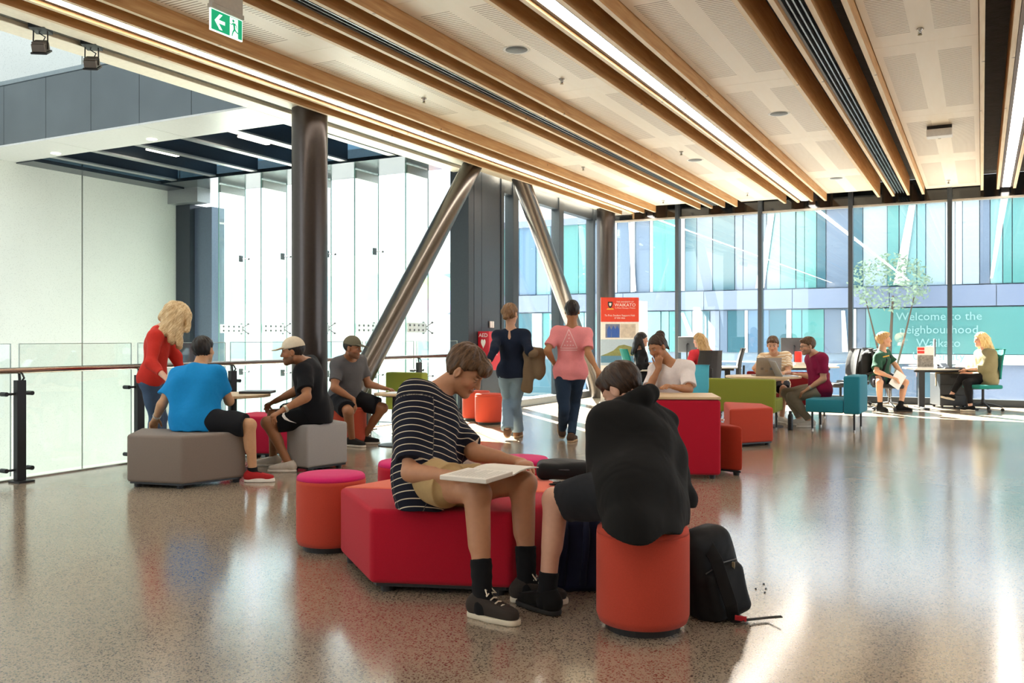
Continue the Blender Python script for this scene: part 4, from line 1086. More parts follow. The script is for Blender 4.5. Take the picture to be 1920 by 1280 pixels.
def cloth(name, col, rough=.9):
    """woven cloth: fine weave plus soft creases"""
    nm = 'cloth ' + name
    if nm in MATS: return MATS[nm]
    m = mat(nm, col, rough, var=.08, scale=60, bump=.12, bscale=500, sheen=.03, spec=.2)
    nt = m.node_tree; p = nt.nodes['Principled BSDF']
    tc = N(nt, 'ShaderNodeTexCoord'); nz = N(nt, 'ShaderNodeTexNoise', Scale=5.0, Detail=2.0, Distortion=.5)
    nt.links.new(tc.outputs['Object'], nz.inputs['Vector'])
    b = N(nt, 'ShaderNodeBump', Strength=.4, Distance=.05)
    nt.links.new(nz.outputs['Fac'], b.inputs['Height'])
    old = p.inputs['Normal'].links[0].from_node
    nt.links.new(b.outputs['Normal'], old.inputs['Normal'])
    return m
def hair_mat(name, dark, light, rough=.45):
    if name in MATS: return MATS[name]
    m, nt, p = nodes(name)
    a = N(nt, 'ShaderNodeAttribute', attribute_name='tone')
    nz = N(nt, 'ShaderNodeTexNoise', Scale=1.0, Detail=3.0)
    mp = N(nt, 'ShaderNodeMapping'); mp.inputs['Scale'].default_value = (130, 130, 14)
    nt.links.new(a.outputs['Vector'], mp.inputs['Vector']); nt.links.new(mp.outputs['Vector'], nz.inputs['Vector'])
    mr = N(nt, 'ShaderNodeMapRange'); mr.inputs['From Min'].default_value = .3; mr.inputs['From Max'].default_value = .7
    nt.links.new(nz.outputs['Fac'], mr.inputs['Value'])
    mx = N(nt, 'ShaderNodeMix', data_type='RGBA'); mx.inputs[6].default_value = lin(dark); mx.inputs[7].default_value = lin(light)
    nt.links.new(mr.outputs[0], mx.inputs[0]); nt.links.new(mx.outputs[2], p.inputs['Base Color'])
    b = N(nt, 'ShaderNodeBump', Strength=.5, Distance=.006); nt.links.new(nz.outputs['Fac'], b.inputs['Height']); nt.links.new(b.outputs['Normal'], p.inputs['Normal'])
    p.inputs['Roughness'].default_value = rough; p.inputs['Specular IOR Level'].default_value = .35
    MATS[name] = m
    return m
def folds(seed, amp, freq):
    r = np.random.RandomState(seed)
    ws = [(r.randn(3) * np.array([1, 1, .6]), r.rand() * 6.28) for _ in range(5)]
    def f(X, Y, Z):
        s = 0; wx = .25 * np.sin(9 * Z + 7 * X + seed); wy = .25 * np.sin(8 * Z - 6 * Y + 2 * seed)
        for w_, ph in ws:
            w_ = w_ / np.linalg.norm(w_) * freq
            s = s + np.sin(w_[0] * (X + .1 * wx) + w_[1] * (Y + .1 * wy) + w_[2] * Z + ph + 2 * wx + 2 * wy)
        return amp * (s / 2.2)
    return f

# ================================================================== people
BONE = dict(spine=.50, neck=.215, uarm=.285, farm=.25, thigh=.435, shin=.425)
def hexcol(h): return np.array(lin(h)[:3])
def reach(P, px, py, L, far):
    """the point on the pixel's ray at bone length L from P (far or near side)"""
    o, d = V3((0, 0, EYE)), nrm(ray(px, py)); P = V3(P)
    t0 = (P - o) @ d; q = o + d * t0; h2 = L * L - (P - q) @ (P - q)
    if h2 <= 0: return P + nrm(q - P) * L
    return q + d * math.sqrt(h2) * (1 if far else -1)
def AK(px, D, s=1.0, lift=0.0):
    v = ray(px, HY) * D; return (v.x, v.y, .083 * s + lift)
def view(deg, pitch=0, roll=0):
    """axes (right, forward, up) of something that faces deg from the viewer's line (0 away, 90 to the right, 180 to the viewer), nose down by pitch"""
    a = math.radians(deg); A, R_ = V3(AWAY), V3(RIGHT)
    f = A * math.cos(a) + R_ * math.sin(a); r = R_ * math.cos(a) - A * math.sin(a); u = V3((0, 0, 1))
    p = math.radians(pitch); f, u = f * math.cos(p) - u * math.sin(p), u * math.cos(p) + f * math.sin(p)
    q = math.radians(roll); r, u = r * math.cos(q) + u * math.sin(q), u * math.cos(q) - r * math.sin(q)
    return np.array([r, f, u])
class Person:
    def __init__(s, label, pelvis, size=1.0, vox=.008, skin='#c99a7c', group='people in the hall'):
        s.s, s.vox = size, vox; s.pel = V3(pelvis); s.lb = label; s.skin = hexcol(skin)
        s.j = {}; s.extra = []
        s.root = thing('person', label, 'person', (s.pel[0], s.pel[1], 0), group=group)
        s.org = V3((s.pel[0], s.pel[1], 0)); s.hand_prims = []
    def L(s, k): return BONE[k] * s.s
    def torso(s, neck, shoulder_deg, hip_deg, spine=None, bulk=1.0, belly=0.0, lean_axis=None):
        """neck=(px,py,far): base of the neck; *_deg: way chest and hips face"""
        s.neck = reach(s.pel, neck[0], neck[1], (spine or BONE['spine']) * s.s, neck[2]) if len(neck) == 3 and isinstance(neck[2], (bool, int)) else V3(neck)
        up = nrm(s.neck - s.pel); s.up = up
        def frame(deg):
            f = view(deg)[1]; f = nrm(f - up * (f @ up)); return np.cross(f, up), f
        s.cr, s.cf = frame(shoulder_deg); s.hr, s.hf = frame(hip_deg)
        S = s.s; s.bulk = bulk; s.belly = belly
        s.sh = {k: s.neck - up * .055 * S + s.cr * (sg * .178 * S * bulk ** .5) for k, sg in (('L', -1), ('R', 1))}
        s.hip = {k: s.pel + s.hr * (sg * .092 * S) for k, sg in (('L', -1), ('R', 1))}
        return s
    def shrug(s, k, d): s.sh[k] = s.sh[k] + V3(d)
    def arm(s, k, el, wr, hand=None):
        e = reach(s.sh[k], el[0], el[1], s.L('uarm'), el[2]) if len(el) == 3 and isinstance(el[2], (bool, int)) else V3(el)
        w_ = reach(e, wr[0], wr[1], s.L('farm'), wr[2]) if len(wr) == 3 and isinstance(wr[2], (bool, int)) else V3(wr)
        s.j['el' + k], s.j['wr' + k] = e, w_
        s.hand(k, **(hand or {}))
    def hand(s, k, to=None, palm=(0, 0, -1), curl=25, spread=1.0, thumb=40, fist=False):
        e, w_ = s.j['el' + k], s.j['wr' + k]; S = s.s
        f = nrm(w_ - e) if to is None else nrm(V3(to) - w_ if np.linalg.norm(V3(to)) > 1.5 else V3(to))
        n = V3(palm); n = nrm(n - f * (n @ f)); side = np.cross(f, n)      # side: across the palm
        sg = 1 if k == 'R' else -1                                          # thumb side
        th = side * sg * (1)
        if (k == 'L'): th = -np.cross(f, n) * -1 if False else -side
        P = []; c = s.vox > .0065; fr = .0088 * S if not c else .0105 * S
        P.append(Cone(w_, w_ + f * .085 * S, .030 * S, .040 * S, .015, n, .52))
        kn = w_ + f * .088 * S
        for i, (o, ln) in enumerate(((.031, .072), (.0105, .082), (-.0105, .077), (-.030, .060))):
            p = kn + th * o * S * spread - f * (.006 * S if i in (0, 3) else 0); a = math.radians(curl * (.7 + .1 * i)); d = f
            for j, part in enumerate((.45, .32, .25)):
                an = a * (1, 1.1, .8)[j]
                d = nrm(f * math.cos(an * (1 + j * .75)) + n * math.sin(an * (1 + j * .75)) + th * (o * 2.2 * (spread - .6) if j == 0 else 0))
                q = p + d * ln * S * part * 1.08
                P.append(Cone(p, q, fr * (1 - .06 * j), fr * (.94 - .08 * j), .006)); p = q
        a = math.radians(thumb); b = w_ + f * .022 * S + th * .022 * S
        d1 = nrm(f * math.cos(a) + th * math.sin(a) + n * .35); m1 = b + d1 * .045 * S
        d2 = nrm(d1 + f * .5 + n * .25); m2 = m1 + d2 * .032 * S
        P += [Cone(b, m1, .0165 * S, .0115 * S, .012), Cone(m1, m2, .0105 * S, .009 * S, .006), Cone(m2, m2 + nrm(d2 + f * .3) * .022 * S, .0095 * S, .008 * S, .004)]
        s.hand_prims += P; s.j['hf' + k], s.j['hn' + k] = f, n
    def leg(s, k, kn, an, toe, pitch=0.0):
        """toe: degrees the foot points (view convention); pitch: heel lift"""
        K = reach(s.hip[k], kn[0], kn[1], s.L('thigh'), kn[2]) if len(kn) == 3 and isinstance(kn[2], (bool, int)) else V3(kn)
        A = reach(K, an[0], an[1], s.L('shin'), an[2]) if len(an) == 3 and isinstance(an[2], (bool, int)) else V3(an)
        s.j['kn' + k], s.j['an' + k] = K, A
        R_ = view(toe, pitch); s.j['ft' + k] = R_
    def legik(s, k, kn, an, toe, pitch=0.0):
        """knee where both bones fit, as near the pixel kn as it can be; an: ankle point"""
        H, A, t, h = s.hip[k], V3(an), s.L('thigh'), s.L('shin')
        d = np.linalg.norm(A - H); e = nrm(A - H)
        if d > (t + h) * .995: f_ = d / ((t + h) * .995); t, h = t * f_, h * f_
        if d < abs(t - h) + .02: d = abs(t - h) + .02
        x = (t * t - h * h + d * d) / (2 * d); r = math.sqrt(max(t * t - x * x, 0)); c = H + e * x
        u = nrm(np.cross(e, V3((0, 0, 1)) if abs(e[2]) < .9 else V3((1, 0, 0)))); v = np.cross(e, u); best = None
        for i in range(240):
            a = i * 2 * math.pi / 240; K = c + (u * math.cos(a) + v * math.sin(a)) * r
            xr, D = K @ V3(RIGHT), K @ V3(AWAY); px, py = 960 + F * xr / D, HY - F * (K[2] - EYE) / D
            q = (px - kn[0]) ** 2 + (py - kn[1]) ** 2 - (K - c) @ s.hf * 40
            if best is None or q < best[0]: best = (q, K, px, py)
        s.j['kn' + k], s.j['an' + k], s.j['ft' + k] = best[1], A, view(toe, pitch)
    def go(s, base, deg, dist, dz=0.0): return tuple(V3(base) + view(deg)[1] * dist + V3((0, 0, dz)))
    def head(s, c, deg, pitch=0, roll=0, hs=1.0):
        s.hc = reach(s.neck, c[0], c[1], s.L('neck'), c[2]) if len(c) == 3 and isinstance(c[2], (bool, int)) else V3(c)
        s.H = view(deg, pitch, roll); s.hs = hs * s.s ** .6
    def hp(s, x, y, z): return s.hc + (s.H[0] * x + s.H[1] * y + s.H[2] * z) * s.hs
    # ---- the body, one surface
    def torso_prims(s, g=0.0):
        S, B = s.s, s.bulk; up = s.up; P = []
        mid = lambda t: s.pel + (s.neck - s.pel) * t
        cf = nrm(s.cf + s.hf); bow = -s.cf * .0
        gh = g * 1.6 + (.006 if g else 0); P.append(Cone(s.hip['L'] + up * .02, s.hip['R'] + up * .02, .096 * S + gh, .096 * S + gh, .05, s.hf, .98))
        def ring(t, rx, ry, r_, f_, off=0.0):
            c = mid(t) + f_ * off * S; P.append(Ell(c, ((rx * B) * S + g, (ry * B) * S + g, .115 * S + g), np.array([r_, f_, up]), .07))
        ring(.10, .155, .105, s.hr, s.hf)
        ring(.32, .138, .098 + s.belly, nrm(s.hr + s.cr), cf, .01 + s.belly * .6)
        ring(.54, .150, .105 + s.belly * .6, s.cr, s.cf, .008)
        ring(.74, .168, .112, s.cr, s.cf, .005)
        for k, sg in (('L', -1), ('R', 1)):
            P.append(Cone(s.neck - up * .02 * S, s.sh[k] + up * .005, .058 * S + g * .6, .058 * S + g * .8, .05))
        P.append(Cone(mid(.82) + s.cr * -.11 * S * B, mid(.82) + s.cr * .11 * S * B, .085 * S * B + g, .085 * S * B + g, .06, s.cf, .92))
        return P
    def head_prims(s):
        h = s.hs; P = []; q = s.hp
        def el(c, r, k=.015, op=0): P.append(Ell(q(*c), V3(r) * h, s.H, k * h, op))
        def co(a, b, ra, rb, k=.012, op=0, n=None, qq=1.0): P.append(Cone(q(*a), q(*b), ra * h, rb * h, k * h, n, qq, op=op))
        el((0, -.014, .028), (.0755, .096, .088)); el((0, .034, -.030), (.060, .058, .085), .03)
        co((-.047, .0, -.062), (-.012, .066, -.100), .020, .016, .03); co((.047, .0, -.062), (.012, .066, -.100), .020, .016, .03)
        el((0, .074, -.100), (.021, .017, .016), .02)
        el((0, .072, .024), (.052, .020, .014), .018)
        for sg in (-1, 1):
            el((sg * .031, .096, .002), (.019, .014, .010), .014, 1)
            el((sg * .031, .076, .000), (.0135, .0125, .0125), .002)
            el((sg * .031, .084, .0085), (.017, .009, .0045), .004); el((sg * .031, .083, -.0085), (.015, .007, .003), .004)
            el((sg * .042, .062, -.030), (.020, .022, .018), .02)
        co((0, .088, .014), (0, .108, -.030), .0075, .0125, .012)
        for sg in (-1, 1): el((sg * .011, .100, -.034), (.0085, .011, .008), .006)
        el((0, .090, -.060), (.024, .011, .0055), .006); el((0, .088, -.071), (.021, .011, .0065), .006)
        for sg in (-1, 1):
            P.append(Ell(q(sg * .079, -.008, -.012), V3((.011, .021, .033)) * h, np.array([nrm(s.H[0] + s.H[1] * -.35 * sg), nrm(s.H[1] + s.H[0] * .35 * sg), s.H[2]]), .006 * h))
            el((sg * .090, -.004, -.010), (.006, .010, .018), .004, 1)
        return P
    def leg_prims(s, k, g, part=2.0, hemr=None, flare=0.0):
        S, B = s.s, s.bulk ** .5; h_, K, A, R_ = s.hip[k], s.j['kn' + k], s.j['an' + k], s.j['ft' + k]
        t = min(part, 1.0); e = h_ + (K - h_) * t; cut = part < 1
        P = [Cone(h_, e, .085 * S * B + g, (.085 * B + (.054 - .085 * B) * t) * S + g + (flare if cut else 0), .04, clipb=cut), Cone(h_ + (K - h_) * .12, h_ + (K - h_) * min(.6, t * .95), .084 * S * B + g, .066 * S * B + g, .03)]
        if part > 1:
            bk = -nrm(R_[1] - nrm(A - K) * (R_[1] @ nrm(A - K)))
            u = part - 1; f = K + (A - K) * u; whole = part >= 2
            P += [Cone(K, f, .052 * S + g, (.036 * S + g) if hemr is None or whole else hemr * S + g * .6, .03, clipb=not whole), Cone(K + (A - K) * .14 + bk * .016 * S, K + (A - K) * min(.48, u * .9) + bk * .014 * S, .048 * S + g, .040 * S + g, .03), Ell(K - bk * .012 * S, (.044 * S + g, .044 * S + g, .05 * S + g), None, .02)]
        return P
    def limb_prims(s, bare=True):
        S = s.s; P = []; B = s.bulk ** .5
        P.append(Cone(s.hp(0, -.018, -.052), s.neck - s.up * .03 * S, .052 * S * B, .066 * S * B, .03))
        for k in 'LR':
            if 'el' + k in s.j:
                a, e, w_ = s.sh[k], s.j['el' + k], s.j['wr' + k]
                P += [Cone(a, e, .052 * S * B, .039 * S * B, .03), Cone(a + (e - a) * .25, a + (e - a) * .62, .049 * S * B, .044 * S * B, .03)]
                P += [Cone(e, w_, .040 * S * B, .026 * S, .02, None), Cone(e + (w_ - e) * .12, e + (w_ - e) * .5, .042 * S * B, .034 * S, .02)]
            if 'kn' + k in s.j:
                h_, K, A, R_ = s.hip[k], s.j['kn' + k], s.j['an' + k], s.j['ft' + k]
                P += s.leg_prims(k, 0.0)
                bk = -nrm(R_[1] - nrm(A - K) * (R_[1] @ nrm(A - K)))
                f = R_[1]; P.append(Cone(A - R_[2] * .03 * S, A + f * .11 * S - R_[2] * .05 * S, .036 * S, .028 * S, .02))
        return P
    def body(s, beard=None, brow='#4a352a', lips=None, shut=False):
        prims = s.torso_prims() + s.limb_prims() + s.head_prims() + s.hand_prims
        sk = s.skin; hh = s.hs; lipc = sk * np.array([.85, .62, .60]) if lips is None else hexcol(lips); brc = hexcol(brow)
        def cols(P):
            n = len(P); c = np.ones((n, 4)); c[:, :3] = sk
            d = (P - s.hc) / hh; x, y, z = d @ s.H[0], d @ s.H[1], d @ s.H[2]; near = (np.abs(d).max(1) < .16) & (y < .119) & (z < .1)
            def mixc(m_, col, a=1.0): c[m_, :3] = c[m_, :3] * (1 - a) + col * a
            face = near & (y > .03)
            mixc(face & (np.hypot((np.abs(x) - .042) / .03, (z + .032) / .026) < 1), sk * np.array([1.06, .86, .84]), .5)
            if beard is not None:
                mixc(near & (y > -.01) & (z < -.045) & (z > -.135) & ~((np.abs(x) < .022) & (z > -.078) & (z < -.054) & (y > .085)) & (z < -.035 - .5 * np.maximum(0, .05 - np.abs(x))), hexcol(beard), .5)
            mixc(face & (np.hypot(x / .025, (z + .065) / .0125) < 1) & (y > .078), lipc, .85)
            mixc(face & (np.hypot((np.abs(x) - .031) / .021, (z - .0225 - .1 * (np.abs(x) - .031)) / .0048) < 1) & (y > .05), brc, .65)
            eye = face & (np.hypot((np.abs(x) - .031) / .0135, z / .0062) < 1) & (y > .07)
            if shut: eye = eye & False; mixc(face & (np.hypot((np.abs(x) - .031) / .016, (z + .007) / .0026) < 1) & (y > .07), brc * .5, .8)
            mixc(eye, np.array([.50, .46, .42])); mixc(eye & (np.hypot(np.abs(x) - .031, z) < .0058), np.array([.05, .03, .02]))
            mixc(face & (np.hypot((np.abs(x) - .031) / .016, (z - .0065) / .0022) < 1) & (y > .07), brc * .5, .8)
            return c
        return sculpt('body', prims, s.vox if not hasattr(s, 'bvox') else s.bvox, tone_mat('skin', .5, .06), s.root, s.org, cols=cols)
    # ---- clothing
    def top(s, m, sleeve=.62, g=.016, hem=.10, neckr=.072, amp=.0055, freq=42, name='shirt', loose=.020, attr=False, neckdrop=0.0, extra=(), vox=None, cuff=None, hemf=0.0, hemz=None, drape=None):
        S = s.s; P = s.torso_prims(g); B = s.bulk ** .5
        seam = {}
        for k in 'LR':
            if 'el' + k not in s.j: continue
            a, e, w_ = s.sh[k], s.j['el' + k], s.j['wr' + k]
            P.append(Ell(a, ((.053 * B) * S + g * .7,) * 3, None, .05))
            if sleeve <= 1:
                end = a + (e - a) * sleeve
                P.append(Cone(a, end, .054 * S * B + g * .8, (.048 * B) * S + loose, .03, clipb=True)); seam[k] = (a, end)
            else:
                end = e + (w_ - e) * (sleeve - 1)
                P.append(Cone(a, e, .057 * S * B + g, .044 * S * B + loose * .8, .035)); P.append(Cone(e, end, .045 * S * B + loose * .7, .030 * S + loose * (.6 if cuff is None else cuff), .03, clipb=True)); seam[k] = (a, end)
        if hem > .02: P.append(Cone(s.pel + s.hf * hemf, s.pel - s.up * (hem * S) + s.hf * hemf, .150 * S * s.bulk + g, .150 * S * s.bulk + g, .06, s.hf, .78))
        if drape:
            for k, sg in (('L', -1), ('R', 1)): P.append(Cone(s.sh[k] - s.up * .10 * S - s.cr * sg * .055 * S, s.hip[k] - s.hr * sg * .01 * S - s.up * .06, drape * S, drape * S * 1.05, .05))
        P += list(extra)
        P.append(Half(s.pel - s.up * hem * S, -s.up) if hemz is None else Half((0, 0, hemz), (0, 0, -1)))
        P.append(Cone(s.neck + s.up * (.012 - neckdrop) * S + s.cf * .02 * S, s.hp(0, 0, -.02), neckr * S * B, neckr * S * B, .01, op=1))
        fn = folds(int(abs(s.pel[0] * 100)) % 97, amp, freq)
        at_ = None
        if attr:
            def at_(Q):
                v = (Q - s.pel) @ s.up
                for k in seam:
                    a, e = seam[k]; d = nrm(e - a); t = (Q - a) @ d; r = np.linalg.norm(Q - a - t[:, None] * d, axis=1)
                    side = ((Q - s.neck) @ s.cr) * (1 if k == 'R' else -1)
                    m_ = (t > .02) & (r < .105 * S) & (side > .15 * S)
                    v = np.where(m_, .5 - t, v)
                return v
        return sculpt(name, P, vox or s.vox, m, s.root, s.org, disp=fn, attr=at_)
    def bottoms(s, m, length=.75, g=.014, amp=.004, freq=38, name='shorts', flare=.012, waist=.10, hemr=None, vox=None):
        """length <=1: part of the thigh; 1..2: part of the shin"""
        S = s.s; P = [Cone(s.hip['L'], s.hip['R'], .096 * S + g, .096 * S + g, .05, s.hf, .98), Ell(s.pel + s.up * .03, (.155 * S * s.bulk + g, .105 * S * s.bulk + g, .12 * S), np.array([s.hr, s.hf, s.up]), .05)]
        for k in 'LR':
            if 'kn' + k in s.j: P += s.leg_prims(k, g + .004, length, hemr or .042, flare)
        P.append(Half(s.pel + s.up * waist * S, s.up))
        return sculpt(name, P, vox or s.vox, m, s.root, s.org, disp=folds(int(abs(s.pel[1] * 100)) % 89, amp, freq))
    def sock(s, m, h=.14):
        for k in 'LR':
            if 'kn' + k not in s.j: continue
            A, K, R_ = s.j['an' + k], s.j['kn' + k], s.j['ft' + k]; u = nrm(K - A); S = s.s
            sculpt('sock', [Cone(A - u * .03 * S, A + u * h * S, .042 * S, (.038 + .04 * h) * S + .004, .02, clipb=True), Cone(A - u * .03, A + R_[1] * .06 * S - R_[2] * .03 * S, .042 * S, .036 * S, .02)], s.vox, m, s.root, s.org, disp=folds(5, .0012, 150))
    def shoes(s, m, sole, h=.02, lace=None, high=.0, toe=None, th=.024):
        for k in 'LR':
            if 'kn' + k not in s.j: continue
            A, R_ = s.j['an' + k], s.j['ft' + k]; S = s.s; r, f, u = R_
            b = A - u * .082 * S                                           # under the ankle, on the ground
            P = [Cone(b - f * .038 * S + u * .05 * S, b + f * .15 * S + u * .036 * S, .040 * S, .036 * S, .03, r, 1.02), Cone(b - f * .03 * S + u * .055 * S, A - f * .012 * S + u * (.0 + high), .041 * S, .044 * S, .03), Cone(b + f * .02 * S + u * .07 * S, b + f * .12 * S + u * .05 * S, .036 * S, .03 * S, .03),
                 Half(b + u * .016 * S, -u), Half(A + u * (.018 + high) * S - f * .0, nrm(u + f * .25))]
            o = sculpt('shoe', P, min(s.vox, .007), m, s.root, s.org)
            Q = [Cone(b - f * .036 * S + u * .012, b + f * .075 * S + u * .012, .041 * S, .046 * S, .02), Cone(b + f * .06 * S + u * .012, b + f * .155 * S + u * .012, .046 * S, .040 * S, .02), Half(b, -u), Half(b + u * th * S, u)]
            sculpt('sole', Q, min(s.vox, .006), sole, o, s.org)
            if lace is not None:
                for i in range(4):
                    c = b + f * (.035 + .024 * i) * S + u * (.110 - .012 * i) * S
                    MB().tube([c - r * .022 * S - u * .006 * S - V3(s.org), c - V3(s.org), c + r * .022 * S - u * .006 * S - V3(s.org)], .0036, 6).build('lace', lace, o)
                c = b + f * .03 * S + u * .118 * S - V3(s.org)
                for sg in (-1, 1): MB().tube([c, c + r * sg * .022 + u * .014, c + r * sg * .034 - u * .01 + f * .02, c + r * sg * .012 - u * .004 + f * .012], .0034, 6).build('bow', lace, o)
    # ---- hair and headwear
    def hair(s, m, style='short', vol=.014, fringe=(), extra=(), cut=-.022, seed=3, amp=.004, back=True):
        h = s.hs; q = s.hp; P = [Ell(q(0, -.016, .032), V3((.0765 + vol, .098 + vol, .089 + vol)) * h, s.H, .02)]
        P.append(Half(s.hc + (s.H[1] * (-.72) + s.H[2] * .69) * cut * h, s.H[1] * .72 - s.H[2] * .69))
        P.append(Half(s.hc - s.H[2] * .075 * h, -s.H[2]))
        for sg in (-1, 1):
            P.append(Ell(q(sg * .088, .004, -.022), V3((.03, .028, .042)) * h, s.H, .01, 1))
            P.append(Ell(q(sg * .07, .062, -.02), V3((.04, .045, .062)) * h, s.H, .012, 1))
        for c, r in fringe: P.append(Ell(q(*c), V3(r) * h, s.H, .02))
        for a, b, ra, rb in extra: P.append(Cone(q(*a), q(*b), ra * h, rb * h, .025))
        org = s.hc; Hm = s.H
        rs = np.random.RandomState(seed); W = [(rs.randn(3), rs.rand() * 6) for _ in range(4)]
        def disp(X, Y, Z):
            d = np.stack([X - org[0], Y - org[1], Z - org[2]], -1) @ Hm.T; a = np.arctan2(d[..., 0], d[..., 1] + .03); o = 0
            for w_, ph in W: o = o + np.sin(a * (9 + 3 * w_[0]) + d[..., 2] * 40 * w_[1] + d[..., 1] * 60 * w_[2] + ph)
            return amp * o / 2.5
        def cols(Pp):
            d = (Pp - org) @ Hm.T; c = np.ones((len(Pp), 4)); c[:, :3] = d; return c
        return sculpt('hair', P, min(s.vox, .006), m, s.root, s.org, disp=disp, cols=cols)
    def cap(s, m, under=None, button=True):
        h = s.hs; q = s.hp
        o = sculpt('cap', [Ell(q(0, -.010, .036), V3((.087, .110, .108)) * h, s.H, .01), Half(q(0, 0, .034), -(s.H[2] + s.H[1] * .10))], min(s.vox, .006), m, s.root, s.org)
        br = [Cone(q(-.045, .085, .043), q(-.03, .145, .030), .034 * h, .030 * h, .02, s.H[2], .16), Cone(q(.045, .085, .043), q(.03, .145, .030), .034 * h, .030 * h, .02, s.H[2], .16), Cone(q(0, .08, .048), q(0, .158, .031), .048 * h, .038 * h, .02, s.H[2], .18)]
        sculpt('brim', br, .0035, under or m, o, s.org)
        return o
    def drop(s, o, poly, origin, right, up, aim, name, m, off=.003):
        """lays a flat outline onto a garment: points (x,y) on a plane, carried along aim to the surface"""
        bv = BVHTree.FromObject(o, bpy.context.evaluated_depsgraph_get()) if False else None
        me = o.data; vs = [v.co.copy() for v in me.vertices]; bv = BVHTree.FromPolygons(vs, [tuple(p.vertices) for p in me.polygons])
        O, R_, U, A = V3(origin), nrm(right), nrm(up), nrm(aim); O = O - s.org
        n = len(poly)
        bm = bmesh.new(); bm.faces.new([bm.verts.new((x, y, 0)) for x, y in poly])
        bmesh.ops.triangulate(bm, faces=list(bm.faces))
        for _ in range(3): bmesh.ops.subdivide_edges(bm, edges=[e for e in bm.edges if e.calc_length() > .012], cuts=1, use_grid_fill=True)
        bmesh.ops.triangulate(bm, faces=list(bm.faces))
        for v in bm.verts:
            p = O + R_ * v.co.x + U * v.co.y - A * .5
            hit = bv.ray_cast(Vector(p), Vector(A), 1.5)
            if hit[0] is not None: v.co = hit[0] - Vector(A) * off
            else:
                nn = bv.find_nearest(Vector(p + A * .5)); v.co = nn[0] - Vector(A) * off
        m2 = bpy.data.meshes.new(name); bm.to_mesh(m2); bm.free(); m2.materials.append(m)
        return put(name, m2, o)
GRP = 'people in the hall'
SOCKB = cloth('black sock', '#16171a')
# ------------------------------------------------ the reader in the striped t-shirt
NAVY = stripe_mat('navy stripes', '#1d1f2c', '#d8cdb8', .034, .13)
p = Person('person in a navy striped t-shirt and khaki shorts reading a book on the crimson ottoman', at(800, 904, 4.60), 1.05, .0055, '#bd8a69')
p.bvox = .0045
p.torso((806, 738, True), 112, 106, spine=.46, bulk=1.02)
p.shrug('R', (0, 0, -.025)); p.shrug('L', (0, 0, -.02))
p.arm('R', tuple(at(769, 886, 4.40)), tuple(at(852, 893, 4.25)), dict(to=(1, .35, -.22), palm=(0, 0, 1), curl=10))
p.arm('L', (888, 848, False), (984, 869, False), dict(to=at(1014, 884, 4.28), palm=(0.1, 0, -1), curl=28, thumb=30))
p.leg('R', tuple(at(897, 926, 4.20)), AK(905, 4.09, 1.04), 125)
p.leg('L', tuple(at(983, 906, 4.43)), AK(987, 4.34, 1.04), 97)
p.head((874, 694, False), 108, 36, 0, 1.0)
p.body(brow='#3d2a1e', shut=True)
p.top(NAVY, sleeve=.87, g=.020, hem=.17, hemz=.428, loose=.032, amp=.006, freq=34, drape=.118, attr=True, neckr=.066, name='striped_shirt', hemf=-.01)
p.bottoms(cloth('khaki', '#b59a6d'), .52, name='shorts', g=.016, flare=.018)
p.sock(SOCKB, .17)
p.shoes(cloth('charcoal canvas', '#3a3430'), mat('sole cream', '#d9cfba', .7), lace=mat('lace cream', '#e2d8c4', .8))
p.hair(hair_mat('hair brown', '#3a2818', '#6b4d31'), vol=.016, cut=-.012, amp=.005, fringe=(((0, .070, .084), (.055, .045, .030)), ((.035, .092, .062), (.034, .026, .030)), ((-.03, .088, .068), (.036, .028, .028)), ((.0, .108, .048), (.03, .016, .020)), ((0, -.03, .108), (.06, .07, .03))))
# ------------------------------------------------ the person in the black hoodie
HOOD = cloth('hoodie black', '#151515')
p = Person('person in a black hoodie and dark shorts on the front orange stool, seen from behind', at(1203, 941, 3.96), 1.02, .0055, '#d3a48b')
p.torso((1203, 808, True), -32, -38, spine=.42, bulk=1.14)
p.shrug('L', tuple(p.cf * .02 + V3((0, 0, -.05)) - p.cr * .015)); p.shrug('R', tuple(p.cf * .01 + V3((0, 0, -.045)) + p.cr * .03))
p.arm('L', (1130, 925, True), (1122, 912, True), dict(to=tuple(V3(RIGHT) * .5 + V3(AWAY)), palm=(0, 0, 1), curl=40))
Dr_ = float(V3(p.sh['R']) @ V3(AWAY)); eR = V3(at(1275, 936, Dr_ - .01))
p.arm('R', tuple(eR), tuple(eR + V3(AWAY) * .20 - V3(RIGHT) * .15 + V3((0, 0, .03))), dict(to=tuple(-V3(RIGHT) * .8 + V3(AWAY)), palm=(0, 0, 1), curl=40))
p.legik('L', (1040, 948), AK(1026, 4.17, 1.02), -42)
p.legik('R', (1170, 930), AK(1180, 4.45, 1.02), -15)
p.head((1165, 727, True), -48, 40, 0, 1.0)
p.body(brow='#2e2018')
n_, u_, r_, f_ = p.neck, p.up, p.cr, p.cf
ax_ = nrm(p.hc - n_); h1 = nrm(np.cross(ax_, V3((0, 0, 1)))); h2 = np.cross(h1, ax_)
hcx = n_ + (p.hc - n_) * .66 - f_ * .035
ring_ = [hcx + (h1 * math.cos(a) * .105 + h2 * math.sin(a) * .092) for a in [k * math.pi / 5 for k in range(11)]]
